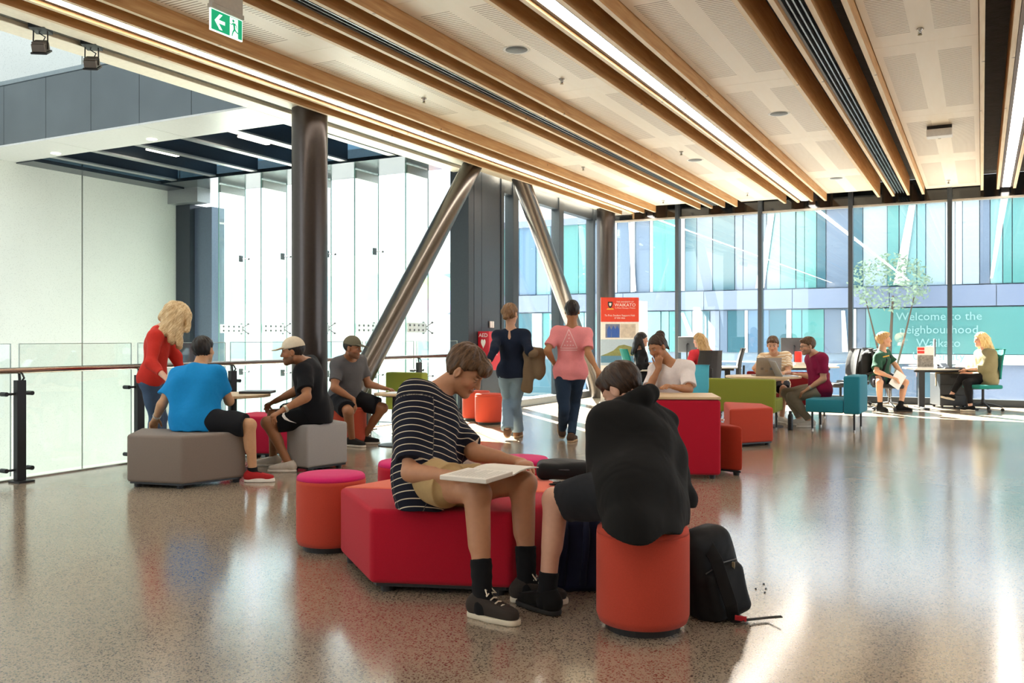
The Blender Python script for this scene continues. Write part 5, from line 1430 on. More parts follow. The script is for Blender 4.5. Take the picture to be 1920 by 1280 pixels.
p.top(HOOD, sleeve=1.93, g=.032, hem=.17, hemz=.452, loose=.046, amp=.009, freq=24, drape=.122, neckr=.060, name='hoodie', cuff=.35,
      extra=[Cone(ring_[k], ring_[k + 1], .038, .038, .02) for k in range(10)] + [Cone(n_ + r_ * .03 - f_ * .03 + u_ * .01, p.sh['R'] + u_ * .01, .095, .085, .05), Cone(n_ - r_ * .03 - f_ * .03 + u_ * .01, p.sh['L'], .09, .08, .05), Ell(n_ - f_ * .085 + u_ * .02, (.12, .05, .075), np.array([r_, f_, u_]), .03), Cone(n_ - f_ * .09 + u_ * .075 - r_ * .07, n_ - f_ * .095 + u_ * .07 + r_ * .085, .036, .042, .015)])
p.bottoms(cloth('shorts charcoal', '#24262a'), .80, name='shorts', g=.022, flare=.018)
p.sock(SOCKB, .10)
p.shoes(cloth('shoe black', '#141414'), mat('sole black', '#1b1b1b', .7))
p.hair(hair_mat('hair dark brown', '#241912', '#473223'), vol=.012, cut=-.042, amp=.003, fringe=(((0, .05, .09), (.06, .05, .028)),))
# ------------------------------------------------ standing in red by the balustrade
p = Person('standing person with long blond hair in a red sweater and jeans by the balustrade', at(285, 709, 8.78), .97, .008, '#d9a98f')
p.torso((298, 618, False), 78, 82, spine=.50, bulk=.93)
p.arm('R', (283, 681, False), (310, 707, False), dict(curl=30))
p.arm('L', (338, 683, False), (345, 712, False), dict(curl=30))
p.legik('R', (292, 768), AK(284, 8.7, .97), 80); p.legik('L', (300, 770), AK(300, 8.85, .97), 70)
p.head((332, 593, False), 75, 42, 8, 1.04)
p.body()
p.top(cloth('red knit', '#c5342a'), sleeve=1.72, g=.010, hem=.04, loose=.016, amp=.004, name='sweater')
p.bottoms(cloth('jeans blue', '#4a5f7c'), 1.93, name='jeans', g=.008)
p.shoes(cloth('shoe black', '#141414'), mat('sole black', '#1b1b1b', .7))
BL = hair_mat('hair blond', '#b28d5e', '#e6cfa2')
z_ = -p.H[2]
p.hair(BL, vol=.024, cut=-.03, amp=.006, extra=(((.075, .0, .03), (.105, .20, -.19), .05, .03), ((-.07, .0, .03), (-.09, .20, -.19), .05, .03), ((.06, -.06, .02), (.12, .12, -.21), .055, .035), ((-.05, -.06, .02), (-.09, .12, -.21), .055, .035), ((.03, -.09, .03), (.10, .02, -.21), .06, .045), ((.05, .07, .08), (.085, .16, -.04), .035, .024), ((.05, -.09, .0), (.06, -.09, -.10), .05, .04)))
# ------------------------------------------------ blue t-shirt
p = Person('person in a bright blue t-shirt seated on the taupe ottoman, back turned', at(364, 789, 7.98), 1.0, .008, '#c99a74')
p.torso((371, 692, True), 8, 14, spine=.47, bulk=1.06)
p.arm('L', (299, 766, True), (292, 784, True), dict(curl=35)); p.arm('R', (430, 752, True), (424, 738, True), dict(curl=20))
p.legik('R', (468, 797), AK(474, 7.93), 88); p.legik('L', (340, 800), AK(345, 8.5), -5)
p.head((382, 656, True), 12, -2, 4, 1.0)
p.body(brow='#1c1512')
bt = p.top(cloth('blue jersey', '#1787c9'), sleeve=.72, g=.020, hem=.15, hemz=.456, loose=.030, amp=.006, freq=30, drape=.125, name='t_shirt')
p.bottoms(cloth('shorts black', '#1a1b1f'), .92, g=.022, flare=.02)
p.sock(SOCKB, .05); p.shoes(cloth('shoe red', '#b02a2c'), mat('sole white', '#e7dfd4', .7), th=.036)
p.hair(hair_mat('hair black', '#0e0c0b', '#2a2320'), vol=.014, cut=-.035, amp=.004, fringe=(((0, .06, .08), (.055, .05, .03)),))
yl = mat('print yellow', '#e0a91f', .8)
p.drop(bt, [(-.035, -.03), (.0, -.035), (.035, -.005), (.03, .015), (-.01, .0)], at(399, 817, 7.8), RIGHT, (0, 0, 1), AWAY, 'print', yl)
p.drop(bt, [(-.01, -.015), (.012, -.015), (.014, .02), (-.008, .02)], at(395, 804, 7.8), RIGHT, (0, 0, 1), AWAY, 'print', yl)
w_ = p.j['wrL'] * .8 + p.j['elL'] * .2; d_ = nrm(p.j['wrL'] - p.j['elL'])
MB().tube([tuple(w_ - d_ * .012 - p.org), tuple(w_ + d_ * .012 - p.org)], .036, 16).build('watch', mat('watch strap', '#c9c5bd', .3, .6), p.root)
# ------------------------------------------------ white cap
p = Person('person in a white cap, black t-shirt and black shorts seated on the light grey ottoman', at(593, 772, 8.72), 1.02, .0075, '#a3714f')
p.bvox = .006
p.torso((574, 679, False), -95, -92, spine=.49, bulk=1.06)
p.arm('L', (575, 744, False), (530, 769, False), dict(curl=45, palm=(0, 0, -1)))
p.arm('R', (548, 748, True), (516, 752, True), dict(curl=60, palm=(0, 0, -1)))
p.legik('L', (490, 790), AK(541, 8.52, 1.02), -92); p.legik('R', (507, 772), AK(512, 8.9, 1.02), -85)
p.head((549, 659, False), -94, 6, 0, 1.0)
p.body(beard='#2a1d16', brow='#1f1511')
p.top(cloth('black jersey', '#15161a'), sleeve=.72, g=.018, hem=.15, hemz=.456, drape=.12, loose=.026, amp=.006, freq=30, name='t_shirt')
so = p.bottoms(cloth('shorts jet', '#101114'), .80, g=.024, flare=.022)
sw_ = [(-.085, .055), (-.06, .06), (-.065, .035), (-.045, .0), (.0, -.045), (.075, -.085), (.0, -.062), (-.06, -.03), (-.09, .01)]
sw_ = [(x * .8, y * .75) for x, y in sw_]
p.drop(so, sw_, at(541, 782, 8.4), RIGHT, (0, 0, 1), AWAY, 'swoosh_mark', WP)
p.shoes(cloth('shoe white', '#d8d0c4'), mat('sole white', '#e7dfd4', .7))
p.hair(hair_mat('hair black', '#0e0c0b', '#2a2320'), vol=.004, cut=-.03, amp=.001)
p.cap(cloth('cap cream', '#ddd0b8'), cloth('cap brim', '#d2c4aa'))
w_ = p.j['wrL'] * .88 + p.j['elL'] * .12; d_ = nrm(p.j['wrL'] - p.j['elL'])
MB().tube([tuple(w_ - d_ * .012 - p.org), tuple(w_ + d_ * .012 - p.org)], .036, 16).build('watch', mat('watch steel', '#b9b2a2', .3, .8), p.root)
# ------------------------------------------------ grey t-shirt and cap
p = Person('person in a grey t-shirt, khaki cap and black shorts seated on the rust stool', at(645, 746, 10.7), 1.03, .008, '#9c6b4b')
p.bvox = .0065
p.torso((655, 671, False), 122, 125, spine=.48, bulk=1.14, belly=.02)
p.arm('R', (627, 727, False), (668, 752, False), dict(curl=25, to=tuple(V3(RIGHT) * .25 + V3((0, 0, -1)) - V3(AWAY) * .2), palm=tuple(-V3(RIGHT))))
p.arm('L', (690, 720, False), (722, 728, True), dict(curl=20))
p.legik('R', (650, 760), AK(660, 10.5, 1.03), 120); p.legik('L', (716, 757), AK(682, 10.75, 1.03), 95)
p.head((661, 652, False), 108, 6, 0, 1.0)
p.body(beard='#3a2c24', brow='#1f1511')
p.top(cloth('grey jersey', '#5c5b5d'), sleeve=.70, g=.012, hem=.10, loose=.018, amp=.004, freq=30, name='t_shirt')
p.bottoms(cloth('shorts black', '#1a1b1f'), .86, g=.020, flare=.02)
p.shoes(cloth('trainer black', '#2a2827'), mat('sole pale', '#cfc6b8', .7))
p.hair(hair_mat('hair black', '#0e0c0b', '#2a2320'), vol=.004, cut=-.03, amp=.001)
p.cap(cloth('cap khaki', '#6e6957'), cloth('cap khaki brim', '#625d4d'))
# ------------------------------------------------ two people walking away
p = Person('walking person in dark blue top and pale jeans, jacket over one arm', at(961, 699, 11.1), .98, .009, '#c89a7c')
p.torso((958, 607, True), 6, 8, spine=.53, bulk=.94)
p.arm('L', (927, 655, False), (913, 684, False), dict(curl=25)); p.arm('R', (992, 657, False), (996, 672, True), dict(curl=35))
p.legik('L', (952, 752), AK(951, 11.15, .98, .05), 12, -42); p.legik('R', (966, 750), AK(970, 11.45, .98), 15)
p.head((957, 585, True), 30, 2, 0, 1.04)
p.body()
wt = p.top(cloth('navy knit', '#1b2436'), sleeve=1.7, g=.010, hem=.06, loose=.016, amp=.003, name='top')
p.bottoms(cloth('jeans pale', '#7f97ab'), 1.98, name='jeans', g=.008, hemr=.075)
p.shoes(cloth('shoe brown', '#7a5a45'), mat('sole tan', '#a98d6c', .7))
p.hair(hair_mat('hair light brown', '#5a3f28', '#9a7550'), vol=.014, cut=-.04, amp=.005, extra=(((0, -.09, -.01), (0, -.115, -.04), .045, .04), ((-.03, -.08, .02), (.03, -.08, .02), .05, .05)))
p.drop(wt, [(0, .075), (.012, .03), (.018, -.03), (.01, -.055), (0, -.06), (-.01, -.055), (-.018, -.03), (-.012, .03)], at(955, 627, 10.9), RIGHT, (0, 0, 1), AWAY, 'keyhole', mat('back skin', '#c89a7c', .5))
wk = p
c_ = (V3(p.j['wrR']) + V3(p.j['elR'])) / 2 + V3(RIGHT) * .035
jk = thing('jacket', 'tan jacket hanging over the arm of the person in dark blue', 'jacket', tuple(c_))
sculpt('cloth', [Cone(c_ + V3(AWAY) * .10 + V3((0, 0, .02)), c_ - V3(AWAY) * .12 + V3((0, 0, .02)), .06, .06, .04), Cone(c_ - V3(RIGHT) * .045, c_ - V3(RIGHT) * .06 + V3((0, 0, -.40)), .085, .07, .04, AWAY, .55), Cone(c_ + V3(RIGHT) * .05, c_ + V3(RIGHT) * .08 + V3((0, 0, -.22)), .09, .085, .04, AWAY, .5)], .009, cloth('tan twill', '#7d6a52'), jk, c_, disp=folds(3, .012, 45))
p = Person('person in a pink t-shirt and dark jeans walking away', at(1069, 700, 10.95), 1.0, .009, '#a9764f')
p.torso((1073, 599, True), 6, 4, spine=.55, bulk=1.02)
p.arm('L', (1026, 657, False), (1040, 683, True), dict(curl=25)); p.arm('R', (1103, 662, False), (1118, 690, False), dict(curl=30))
p.legik('L', (1057, 756), AK(1054, 11.2, 1, .04), -5, -35); p.legik('R', (1077, 758), AK(1071, 10.95), 20)
p.head((1073, 582, True), 8, 0, 0, 1.04)
p.body(brow='#1b1310')
pt = p.top(cloth('pink jersey', '#e88f92'), sleeve=.76, g=.014, hem=.07, loose=.018, amp=.005, name='t_shirt')
p.bottoms(cloth('jeans dark', '#26364a'), 1.95, name='jeans', g=.010)
p.shoes(cloth('shoe brown dark', '#4d3a2f'), mat('sole tan', '#a98d6c', .7))
p.hair(hair_mat('hair black', '#0e0c0b', '#2a2320'), vol=.012, cut=-.03, amp=.003)
tri = mat('print pale pink', '#f3c4c4', .8); o3 = at(1067, 637, 10.8)
def bar(a, b, w2):
    a, b = Vector(a), Vector(b); n2 = Vector((-(b - a).y, (b - a).x)).normalized() * w2; return [tuple(a + n2), tuple(a - n2), tuple(b - n2), tuple(b + n2)]
for a, b in (((0, .13), (-.10, -.10)), ((0, .13), (.10, -.10)), ((-.10, -.10), (.10, -.10)), ((-.10, -.125), (.10, -.125))): p.drop(pt, bar(a, b, .0045), o3, RIGHT, (0, 0, 1), AWAY, 'print_line', tri)
for x, z in ((0, .06), (0, .02), (-.02, -.02), (.02, -.02), (-.05, -.065), (-.017, -.065), (.017, -.065), (.05, -.065)): p.drop(pt, [(x - .008, z - .007), (x + .008, z - .007), (x + .008, z + .007), (x - .008, z + .007)], o3, RIGHT, (0, 0, 1), AWAY, 'print_mark', tri)
# ------------------------------------------------ chin on hand at the booth table
p = Person('person in white polo shirt, hair in a bun, chin on one hand', at(1265, 770, 9.05), .98, .0075, '#ae7a56')
p.bvox = .0058
p.torso((1257, 676, False), -152, -158, spine=.49, bulk=.98)
p.arm('R', (1215, 731, False), (1237, 686, False), dict(to=(0, 0, 1), palm=tuple(V3(RIGHT) * .3 + V3(AWAY)), curl=50))
p.arm('L', (1292, 730, False), (1262, 725, False), dict(curl=20))
p.legik('R', (1235, 775), AK(1240, 8.75, .98), -160); p.legik('L', (1275, 775), AK(1270, 8.8, .98), 175)
p.head((1233, 651, False), -128, 22, -10, 1.0)
p.body(brow='#2a1b14', lips='#8c5245')
pl_ = p.top(cloth('white pique', '#e6dedb'), sleeve=.84, g=.010, hem=.10, loose=.022, amp=.005, name='polo_shirt', neckr=.078)
p.bottoms(cloth('shorts black', '#1a1b1f'), 1.9, name='trousers', g=.012)
p.shoes(cloth('shoe black', '#141414'), mat('sole black', '#1b1b1b', .7))
p.hair(hair_mat('hair dark brown', '#241912', '#473223'), vol=.010, cut=-.01, amp=.004, extra=(((0, -.075, .085), (0, -.10, .10), .052, .048), ((-.02, -.09, .0), (-.02, -.12, -.07), .025, .012), ((.03, -.09, .0), (.03, -.11, -.06), .025, .012)))
# ------------------------------------------------ far desks
p = Person('person with long dark hair in a black top sitting sideways by the banner', at(1203, 710, 15.4), .95, .010, '#cfa188')
p.torso((1201, 654, False), 88, 90, spine=.5, bulk=.92)
p.arm('R', (1199, 687, False), (1222, 682, True), dict(curl=20)); p.arm('L', (1206, 686, True), (1226, 681, True), dict(curl=20))
p.legik('R', (1245, 712), AK(1240, 15.35, .95), 90); p.legik('L', (1247, 710), AK(1246, 15.5, .95), 90)
p.head((1204, 636, False), 84, 4, 0, .98); p.body()
p.top(cloth('black jersey', '#15161a'), sleeve=1.7, g=.014, hem=.06, loose=.024, name='top')
p.bottoms(cloth('jeans pale', '#7f97ab'), 1.95, name='jeans', g=.010); p.shoes(cloth('shoe black', '#141414'), mat('sole black', '#1b1b1b', .7))
p.hair(hair_mat('hair black', '#0e0c0b', '#2a2320'), vol=.014, cut=-.02, amp=.004, extra=(((.065, -.05, .0), (.085, .06, -.27), .045, .03), ((-.06, -.05, .0), (-.07, .04, -.27), .045, .025), ((.05, -.09, .0), (.07, -.15, -.25), .06, .035), ((0, -.09, .0), (0, -.16, -.26), .06, .035)))
p = Person('person in a red top with long fair hair at the far desk, back turned', at(1318, 710, 15.25), .95, .010, '#d9a98f')
p.torso((1314, 655, True), -22, -15, spine=.5, bulk=.92)
p.arm('L', (1291, 684, False), (1288, 681, True), dict(curl=20)); p.arm('R', (1339, 684, False), (1330, 684, True), dict(curl=20))
p.legik('L', (1310, 712), AK(1310, 15.75, .95), -10); p.legik('R', (1326, 712), AK(1324, 15.75, .95), -5)
p.head((1310, 638, True), -30, 4, 0, .98); p.body()
p.top(cloth('red jersey', '#d63a46'), sleeve=1.9, g=.014, hem=.06, loose=.022, name='top')
p.bottoms(cloth('jeans dark', '#26364a'), 1.95, name='jeans', g=.010); p.shoes(cloth('shoe white', '#d8d0c4'), mat('sole white', '#e7dfd4', .7))
p.hair(hair_mat('hair fair', '#8a683f', '#d3b078'), vol=.016, cut=-.03, amp=.005, extra=(((.06, -.08, .0), (.09, -.19, -.28), .06, .035), ((-.06, -.08, .0), (-.09, -.19, -.28), .06, .035), ((0, -.1, .0), (0, -.20, -.36), .07, .04)))
# ------------------------------------------------ laptop table
TAN = stripe_mat('cream stripes', '#d9bd94', '#efe6d4', .04, .45)
p = Person('person in a cream striped t-shirt behind the grey laptop', at(1454, 722, 13.75), 1.0, .009, '#cf9f80')
p.bvox = .0075
p.torso((1452, 664, False), -172, -170, spine=.49, bulk=1.02)
p.arm('R', (1420, 694, False), (1413, 690, False), dict(curl=55, to=tuple(V3(RIGHT) * .5 + V3((0, 0, .6)) - V3(AWAY) * .6), palm=tuple(V3(RIGHT)))); p.arm('L', (1478, 698, False), (1470, 699, False), dict(curl=20))
p.legik('R', (1440, 735), AK(1440, 13.35), -170); p.legik('L', (1470, 728), AK(1466, 13.4), 170)
p.head((1449, 646, False), -158, 16, 0, 1.0); p.body(brow='#3b281a')
p.top(TAN, sleeve=.72, g=.014, hem=.10, loose=.028, name='striped_shirt', attr=True)
p.bottoms(cloth('shorts navy', '#2c2d36'), .85, g=.018, flare=.016); p.shoes(cloth('shoe white', '#d8d0c4'), mat('sole white', '#e7dfd4', .7))
p.hair(hair_mat('hair brown', '#3a2818', '#6b4d31'), vol=.014, cut=-.012, amp=.004, fringe=(((0, .07, .082), (.05, .04, .028)),))
p = Person('person in a maroon t-shirt and glasses using the silver laptop on the teal bench', at(1538, 731, 12.9), 1.02, .0085, '#c99a7c')
p.bvox = .0065
p.torso((1530, 665, False), -98, -95, spine=.5, bulk=1.0)
p.arm('L', (1544, 711, False), (1512, 731, False), dict(curl=22, palm=(0, 0, -1))); p.arm('R', (1524, 706, True), (1497, 702, True), dict(curl=18))
p.legik('L', (1475, 745), AK(1519, 12.75, 1.02), -92); p.legik('R', (1478, 729), AK(1500, 13.05, 1.02), -88)
p.head((1514, 648, False), -96, 10, 0, 1.0); p.body(beard='#5c3f2c', brow='#3b281a')
p.top(cloth('maroon jersey', '#84193f'), sleeve=.74, g=.016, hem=.12, loose=.026, name='t_shirt')
p.bottoms(cloth('chino grey', '#8a8274'), 1.93, name='trousers', g=.010); p.shoes(cloth('shoe white', '#d8d0c4'), mat('sole white', '#e7dfd4', .7))
p.hair(hair_mat('hair brown', '#3a2818', '#6b4d31'), vol=.012, cut=-.02, amp=.003, fringe=(((0, .06, .085), (.05, .04, .025)),))
gl_ = MB(); q = p.hp; o_ = p.org
for sg in (-1, 1):
    gl_.tube([tuple(q(sg * .031 + .021 * math.cos(a), .104, .001 + .016 * math.sin(a)) - o_) for a in [k * math.pi / 8 for k in range(17)]], .0022, 6)
    gl_.tube([tuple(q(sg * .052, .103, .006) - o_), tuple(q(sg * .078, .06, .006) - o_), tuple(q(sg * .082, -.01, .006) - o_)], .0022, 6)
gl_.tube([tuple(q(-.011, .106, .004) - o_), tuple(q(.011, .106, .004) - o_)], .0022, 6).build('glasses', BLACK, p.root)
MB().tube([tuple(V3(p.j['wrL']) * .9 + V3(p.j['elL']) * .1 - o_), tuple(V3(p.j['wrL']) * .8 + V3(p.j['elL']) * .2 - o_)], .034, 14).build('watch', mat('watch steel', '#b9b2a2', .3, .8), p.root)
# ------------------------------------------------ right-hand desk
p = Person('laughing person in a green t-shirt wearing a black backpack, holding a white sheet', at(1649, 709, 15.85), 1.02, .009, '#cf9f80')
p.bvox = .0075
p.torso((1653, 659, False), 128, 135, spine=.48, bulk=1.04)
p.arm('R', (1643, 696, False), (1672, 707, False), dict(curl=30)); p.arm('L', (1684, 690, False), (1696, 708, False), dict(curl=25, to=(.1, 0, -1)))
p.legik('R', (1649, 716), AK(1650, 15.45, 1.02), 165); p.legik('L', (1697, 717), AK(1688, 15.5, 1.02), 110)
p.head((1658, 637, False), 105, -4, 0, 1.02); p.body(brow='#8a6a45', lips='#b0655a')
gt = p.top(cloth('green jersey', '#2a5240'), sleeve=.78, g=.018, hem=.10, loose=.034, name='t_shirt')
p.bottoms(cloth('shorts slate', '#2f333d'), .82, g=.020, flare=.018); p.sock(SOCKB, .09); p.shoes(cloth('shoe black', '#141414'), mat('sole black', '#1b1b1b', .7))
p.hair(hair_mat('hair sandy', '#9a6f3e', '#d8b079'), vol=.020, cut=-.014, amp=.007, fringe=(((0, .05, .095), (.055, .05, .03)),))
p.drop(gt, [(-.09, -.008), (.09, .016), (.09, .036), (-.09, .012)], at(1662, 669, 15.6), RIGHT, (0, 0, 1), AWAY, 'chest_print', mat('print gold', '#c99a2f', .8))
bk = V3(p.neck) - p.cf * .23 - p.up * .26
bp_ = thing('backpack', 'black backpack worn by the person in the green t-shirt', 'backpack', (bk[0], bk[1], bk[2] - .25), group='backpacks')
Rm = np.array([p.cr, p.cf, p.up]); og = V3((bk[0], bk[1], bk[2] - .25))
sculpt('body', [Box(bk, (.15, .085, .24), Rm, .07), Box(bk - p.cf * .09 - p.up * .07, (.11, .04, .12), Rm, .035, .02)], .010, cloth('pack black', '#1a1b1d', .7), bp_, og)
for sg in (-1, 1):
    a = bk + p.up * .2 + p.cr * sg * .09; pts = [a, p.neck + p.cr * sg * .10 + p.up * .035, p.neck + p.cr * sg * .115 + p.cf * .125 - p.up * .10, p.neck + p.cr * sg * .15 + p.cf * .10 - p.up * .28, bk + p.cr * sg * .14 - p.up * .16]
    MB().tube([tuple(V3(t_) - og) for t_ in pts], .022, 8).build('shoulder_strap', cloth('strap black', '#232426', .7), bp_, smooth=True)
hc_ = at(1683, 712, 15.35); Rp = Matrix.Rotation(YAW, 3, 'Z') @ Matrix.Rotation(math.radians(35), 3, 'Y') @ Matrix.Rotation(math.radians(-12), 3, 'X')
o = MB().cbox((0, 0, 0), (.20, .004, .29), Rp).build('paper_sheet', WHITE, None, loc=hc_); tag(o, 'white sheet held on the knee of the person in green', 'paper')
p = Person('person with long blonde hair, khaki blouse and crossed legs at the right-hand desk', at(1851, 709, 15.6), .97, .009, '#d9a98f')
p.torso((1847, 655, False), -98, -95, spine=.49, bulk=.94)
p.arm('L', (1846, 692, False), (1817, 692, False), dict(curl=15)); p.arm('R', (1828, 690, True), (1806, 686, True), dict(curl=15))
p.legik('R', (1812, 706), AK(1820, 15.5, .97), -95)
p.leg('L', (1806, 702, False), (1783, 742, False), -98, -12)
p.head((1838, 636, False), -92, 4, 0, 1.0); p.body()
p.top(cloth('khaki blouse', '#868062'), sleeve=1.45, g=.020, hem=.17, loose=.045, amp=.007, freq=40, drape=.12, name='blouse', cuff=1.0)
p.bottoms(cloth('leggings black', '#18181b'), 1.86, name='trousers', g=.006)
p.shoes(cloth('shoe black', '#141414'), mat('sole cream', '#d9cfba', .7), th=.034)
p.hair(hair_mat('hair golden', '#c79f58', '#f0d9a0'), vol=.018, cut=-.02, amp=.006, extra=(((-.07, -.02, .02), (-.10, -.06, -.20), .05, .045), ((.07, -.02, .02), (.10, -.06, -.20), .05, .045), ((-.08, -.06, .0), (-.13, -.14, -.30), .055, .04), ((.08, -.06, .0), (.13, -.14, -.30), .055, .04), ((0, -.09, .02), (0, -.235, -.34), .07, .05), ((.05, -.09, .0), (.08, -.21, -.36), .06, .045), ((-.05, -.09, .0), (-.08, -.21, -.36), .06, .045), ((-.075, .03, .03), (-.085, .01, -.10), .03, .03)))
# ================================================================== book, bags
zb = .632
A1, B1, C1, E1 = gp(824, 891, zb + .02), gp(912, 899, zb + .02), gp(962, 884, zb + .02), gp(1010, 872, zb + .02)
up_ = A1 - B1
t = thing('open_book', 'large open white book lying across the reader\'s lap', 'book', (C1.x, C1.y, zb))
def L2(v): return (v.x - C1.x, v.y - C1.y)
PG = mat('page white', '#e9e4da', .7, var=.05)
MB().prism([L2(A1), L2(B1), L2(C1), L2(C1 + up_)], 0.0, .022).build('page_block', PG, t, .003, 1)
rt_ = MB(); n = 6
for i in range(n + 1):
    a = i / n; b_ = C1 + (E1 - C1) * a; z = .018 * math.sin(a * 2.6) * (1 - .3 * a) + .006
    for q_ in (b_, b_ + up_): rt_.v += [(*L2(q_), z), (*L2(q_), z - .006)]
for i in range(n):
    o_ = i * 4; rt_.f += [(o_, o_ + 4, o_ + 6, o_ + 2), (o_ + 1, o_ + 3, o_ + 7, o_ + 5), (o_, o_ + 1, o_ + 5, o_ + 4), (o_ + 2, o_ + 6, o_ + 7, o_ + 3)]
rt_.f += [(0, 2, 3, 1), (n * 4, n * 4 + 1, n * 4 + 3, n * 4 + 2)]
rt_.build('turned_pages', PG, t)
tx_ = mat('print grey', '#8d8a85', .7)
for i in range(12):
    f_ = .08 + i * .07
    a_ = B1 + (C1 - B1) * .10 + up_ * f_; b_ = B1 + (C1 - B1) * (.88 if i % 4 != 3 else .55) + up_ * f_
    w2 = up_ * .012
    MB().add([(*L2(a_), .0226), (*L2(b_), .0226), (*L2(b_ + w2), .0226), (*L2(a_ + w2), .0226)], [(0, 1, 2, 3)]).build('text_line', tx_, t)
# black bags on the island
NYL = cloth('nylon black', '#17181a', .6)
c_ = V3(at(1056, 876, 5.50)); c_[2] = .42 + .052
Rb = np.array([V3(RIGHT), V3(AWAY), V3((0, 0, 1))])
t = thing('laptop_sleeve', 'padded black laptop bag lying on the red and salmon ottomans', 'bag', (c_[0], c_[1], .42))
og = V3((c_[0], c_[1], .42))
sculpt('body', [Box(c_, (.165, .13, .05), Rb, .042)], .008, NYL, t, og, disp=folds(4, .004, 30))
MB().tube([tuple(c_ + V3(RIGHT) * -.16 + V3(AWAY) * -.08 - og + V3((0, 0, .01))), tuple(c_ - V3(AWAY) * .132 - og + V3((0, 0, .012))), tuple(c_ + V3(RIGHT) * .15 - V3(AWAY) * .1 - og + V3((0, 0, .01)))], .004, 6).build('zip', DARK, t)
c_ = V3(at(1072, 905, 5.2)); c_[2] = .432
t = thing('pencil_case', 'flat black pencil case on the red ottoman top beside the laptop bag', 'case', (c_[0], c_[1], .42)); og = V3((c_[0], c_[1], .42))
sculpt('body', [Cone(c_ - V3(RIGHT) * .12 - V3((0, 0, .004)), c_ + V3(RIGHT) * .08, .016, .05, .02, (0, 0, 1), .3), Half((c_[0], c_[1], .421), (0, 0, -1))], .006, NYL, t, og)
MB().tube([tuple(c_ - V3(RIGHT) * .11 - og + V3((0, 0, .006))), tuple(c_ + V3(RIGHT) * .1 - og + V3((0, 0, .018)))], .003, 6).build('zip', DARK, t)
# black backpack leaning on the front stool
c_ = V3(at(1330, 1078, 4.16)); tl = math.radians(14)
up3 = nrm(V3((0, 0, 1)) * math.cos(tl) - V3(RIGHT) * math.sin(tl)); fw = nrm(V3(RIGHT) * .55 - V3(AWAY) * .83); fw = nrm(fw - up3 * (fw @ up3)); rt3 = np.cross(fw, up3)
Rb = np.array([rt3, fw, up3]); og = V3((c_[0], c_[1], 0))
t = thing('backpack', 'black backpack slumped on the floor against the front orange stool', 'backpack', tuple(og), group='backpacks')
sculpt('body', [Box(c_ + up3 * .01, (.145, .085, .215), Rb, .07), Ell(c_ + up3 * .13, (.12, .075, .09), Rb, .05), Box(c_ + fw * .085 - up3 * .075, (.115, .045, .115), Rb, .04, .02), Half((0, 0, .004), (0, 0, -1))], .007, NYL, t, og, disp=folds(8, .005, 32))
for u0, w0 in ((.07, .10), (-.0, .09)):
    MB().tube([tuple(c_ + fw * .092 + up3 * (u0 - .02) - rt3 * w0 - og), tuple(c_ + fw * .112 + up3 * u0 - og), tuple(c_ + fw * .092 + up3 * (u0 - .02) + rt3 * w0 - og)], .004, 6).build('zip', mat('zip grey', '#5e5d5a', .4, .6), t)
MB().cbox(Vector(c_ + fw * .118 + up3 * .035 - rt3 * .05 - og), (.012, .012, .04)).build('zip_pull', mat('puller', '#b7aa8a', .4, .7), t)
e0 = V3(gp(1392, 1163, .02)); s0 = c_ + up3 * .20 + rt3 * .02 + fw * .04
pts = [s0, c_ + up3 * .10 + rt3 * .05 + fw * .125, c_ - up3 * .10 + rt3 * .06 + fw * .16, e0 * .6 + (c_ - up3 * .2) * .4, e0]
sp_ = MB(); wv = V3(RIGHT) * .8 + V3((0, 0, .3)); wv = nrm(wv) * .028
for q_ in pts: sp_.v += [tuple(q_ - wv - og), tuple(q_ + wv - og), tuple(q_ + wv - og - V3(AWAY) * .01), tuple(q_ - wv - og - V3(AWAY) * .01)]
for i in range(len(pts) - 1):
    for k in range(4): sp_.f.append((i * 4 + k, i * 4 + (k + 1) % 4, (i + 1) * 4 + (k + 1) % 4, (i + 1) * 4 + k))
sp_.f += [(3, 2, 1, 0), tuple((len(pts) - 1) * 4 + k for k in range(4))]
st_ = sp_.build('shoulder_strap', NYL, t, .004, 2, True)
e1, e2, e3 = V3(gp(1412, 1161, .012)), V3(gp(1440, 1158, .012)), V3(gp(1466, 1156, .03))
ws_ = MB()
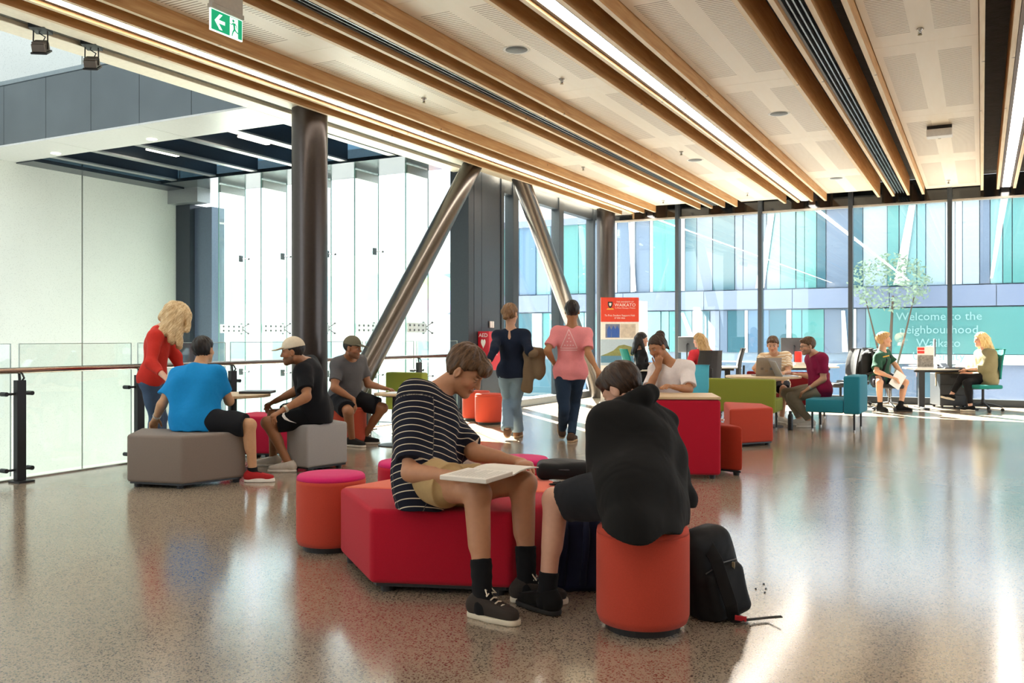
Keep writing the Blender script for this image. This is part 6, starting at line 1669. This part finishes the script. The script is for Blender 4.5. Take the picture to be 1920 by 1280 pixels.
for q_ in (e0, e1, e2, e3): ws_.v += [tuple(q_ - V3(AWAY) * .013 - og), tuple(q_ + V3(AWAY) * .013 - og), tuple(q_ + V3(AWAY) * .013 - og + V3((0, 0, .003))), tuple(q_ - V3(AWAY) * .013 - og + V3((0, 0, .003)))]
for i in range(3):
    for k in range(4): ws_.f.append((i * 4 + k, i * 4 + (k + 1) % 4, (i + 1) * 4 + (k + 1) % 4, (i + 1) * 4 + k))
ws_.f += [(3, 2, 1, 0), (12, 13, 14, 15)]
ws_.build('webbing_tail', cloth('webbing', '#26241f', .7), t)
MB().cbox(Vector(e0 * .9 + (c_ - up3 * .2) * .1 - og + V3((0, 0, .012)) - V3(AWAY) * .012), (.05, .012, .02)).build('red_tab', mat('tab red', '#c0202c', .6), t)
# navy backpack behind the ankles
c_ = V3(at(1086, 1040, 4.56)); Rb = np.array([V3(RIGHT), V3(AWAY), V3((0, 0, 1))]); og = V3((c_[0], c_[1], 0)); c_[2] = .195
t = thing('backpack', 'navy blue backpack standing between the orange stool and the crimson ottoman', 'backpack', tuple(og), group='backpacks')
NV = cloth('pack navy', '#1e2440', .7)
sculpt('body', [Box(c_, (.125, .085, .195), Rb, .06)], .008, NV, t, og, disp=folds(6, .004, 30))
for x_ in (-.075, .03): MB().tube([tuple(c_ + V3((0, 0, .18)) + V3(RIGHT) * x_ - V3(AWAY) * .06 - og), tuple(c_ + V3((0, 0, .08)) + V3(RIGHT) * x_ - V3(AWAY) * .095 - og), tuple(c_ - V3((0, 0, .15)) + V3(RIGHT) * (x_ - .02) - V3(AWAY) * .09 - og)], .018, 8).build('shoulder_strap', NV, t, smooth=True)
# crumbs on the floor near the bag, phone in hand of the blue shirt
for k, (px, py) in enumerate(((1432, 1095), (1417, 1104), (1436, 1104), (1434, 1111))):
    q = gp(px, py); o = MB().lathe([(.004, 0), (.006, .003), (.002, .007)], n=7).build('floor_crumb', DARK, None, loc=q); tag(o, 'tiny dark crumb on the bright floor right of the black backpack, ' + ('farthest', 'leftmost', 'rightmost', 'nearest')[k] + ' of four', 'crumb', 'crumbs on the floor')
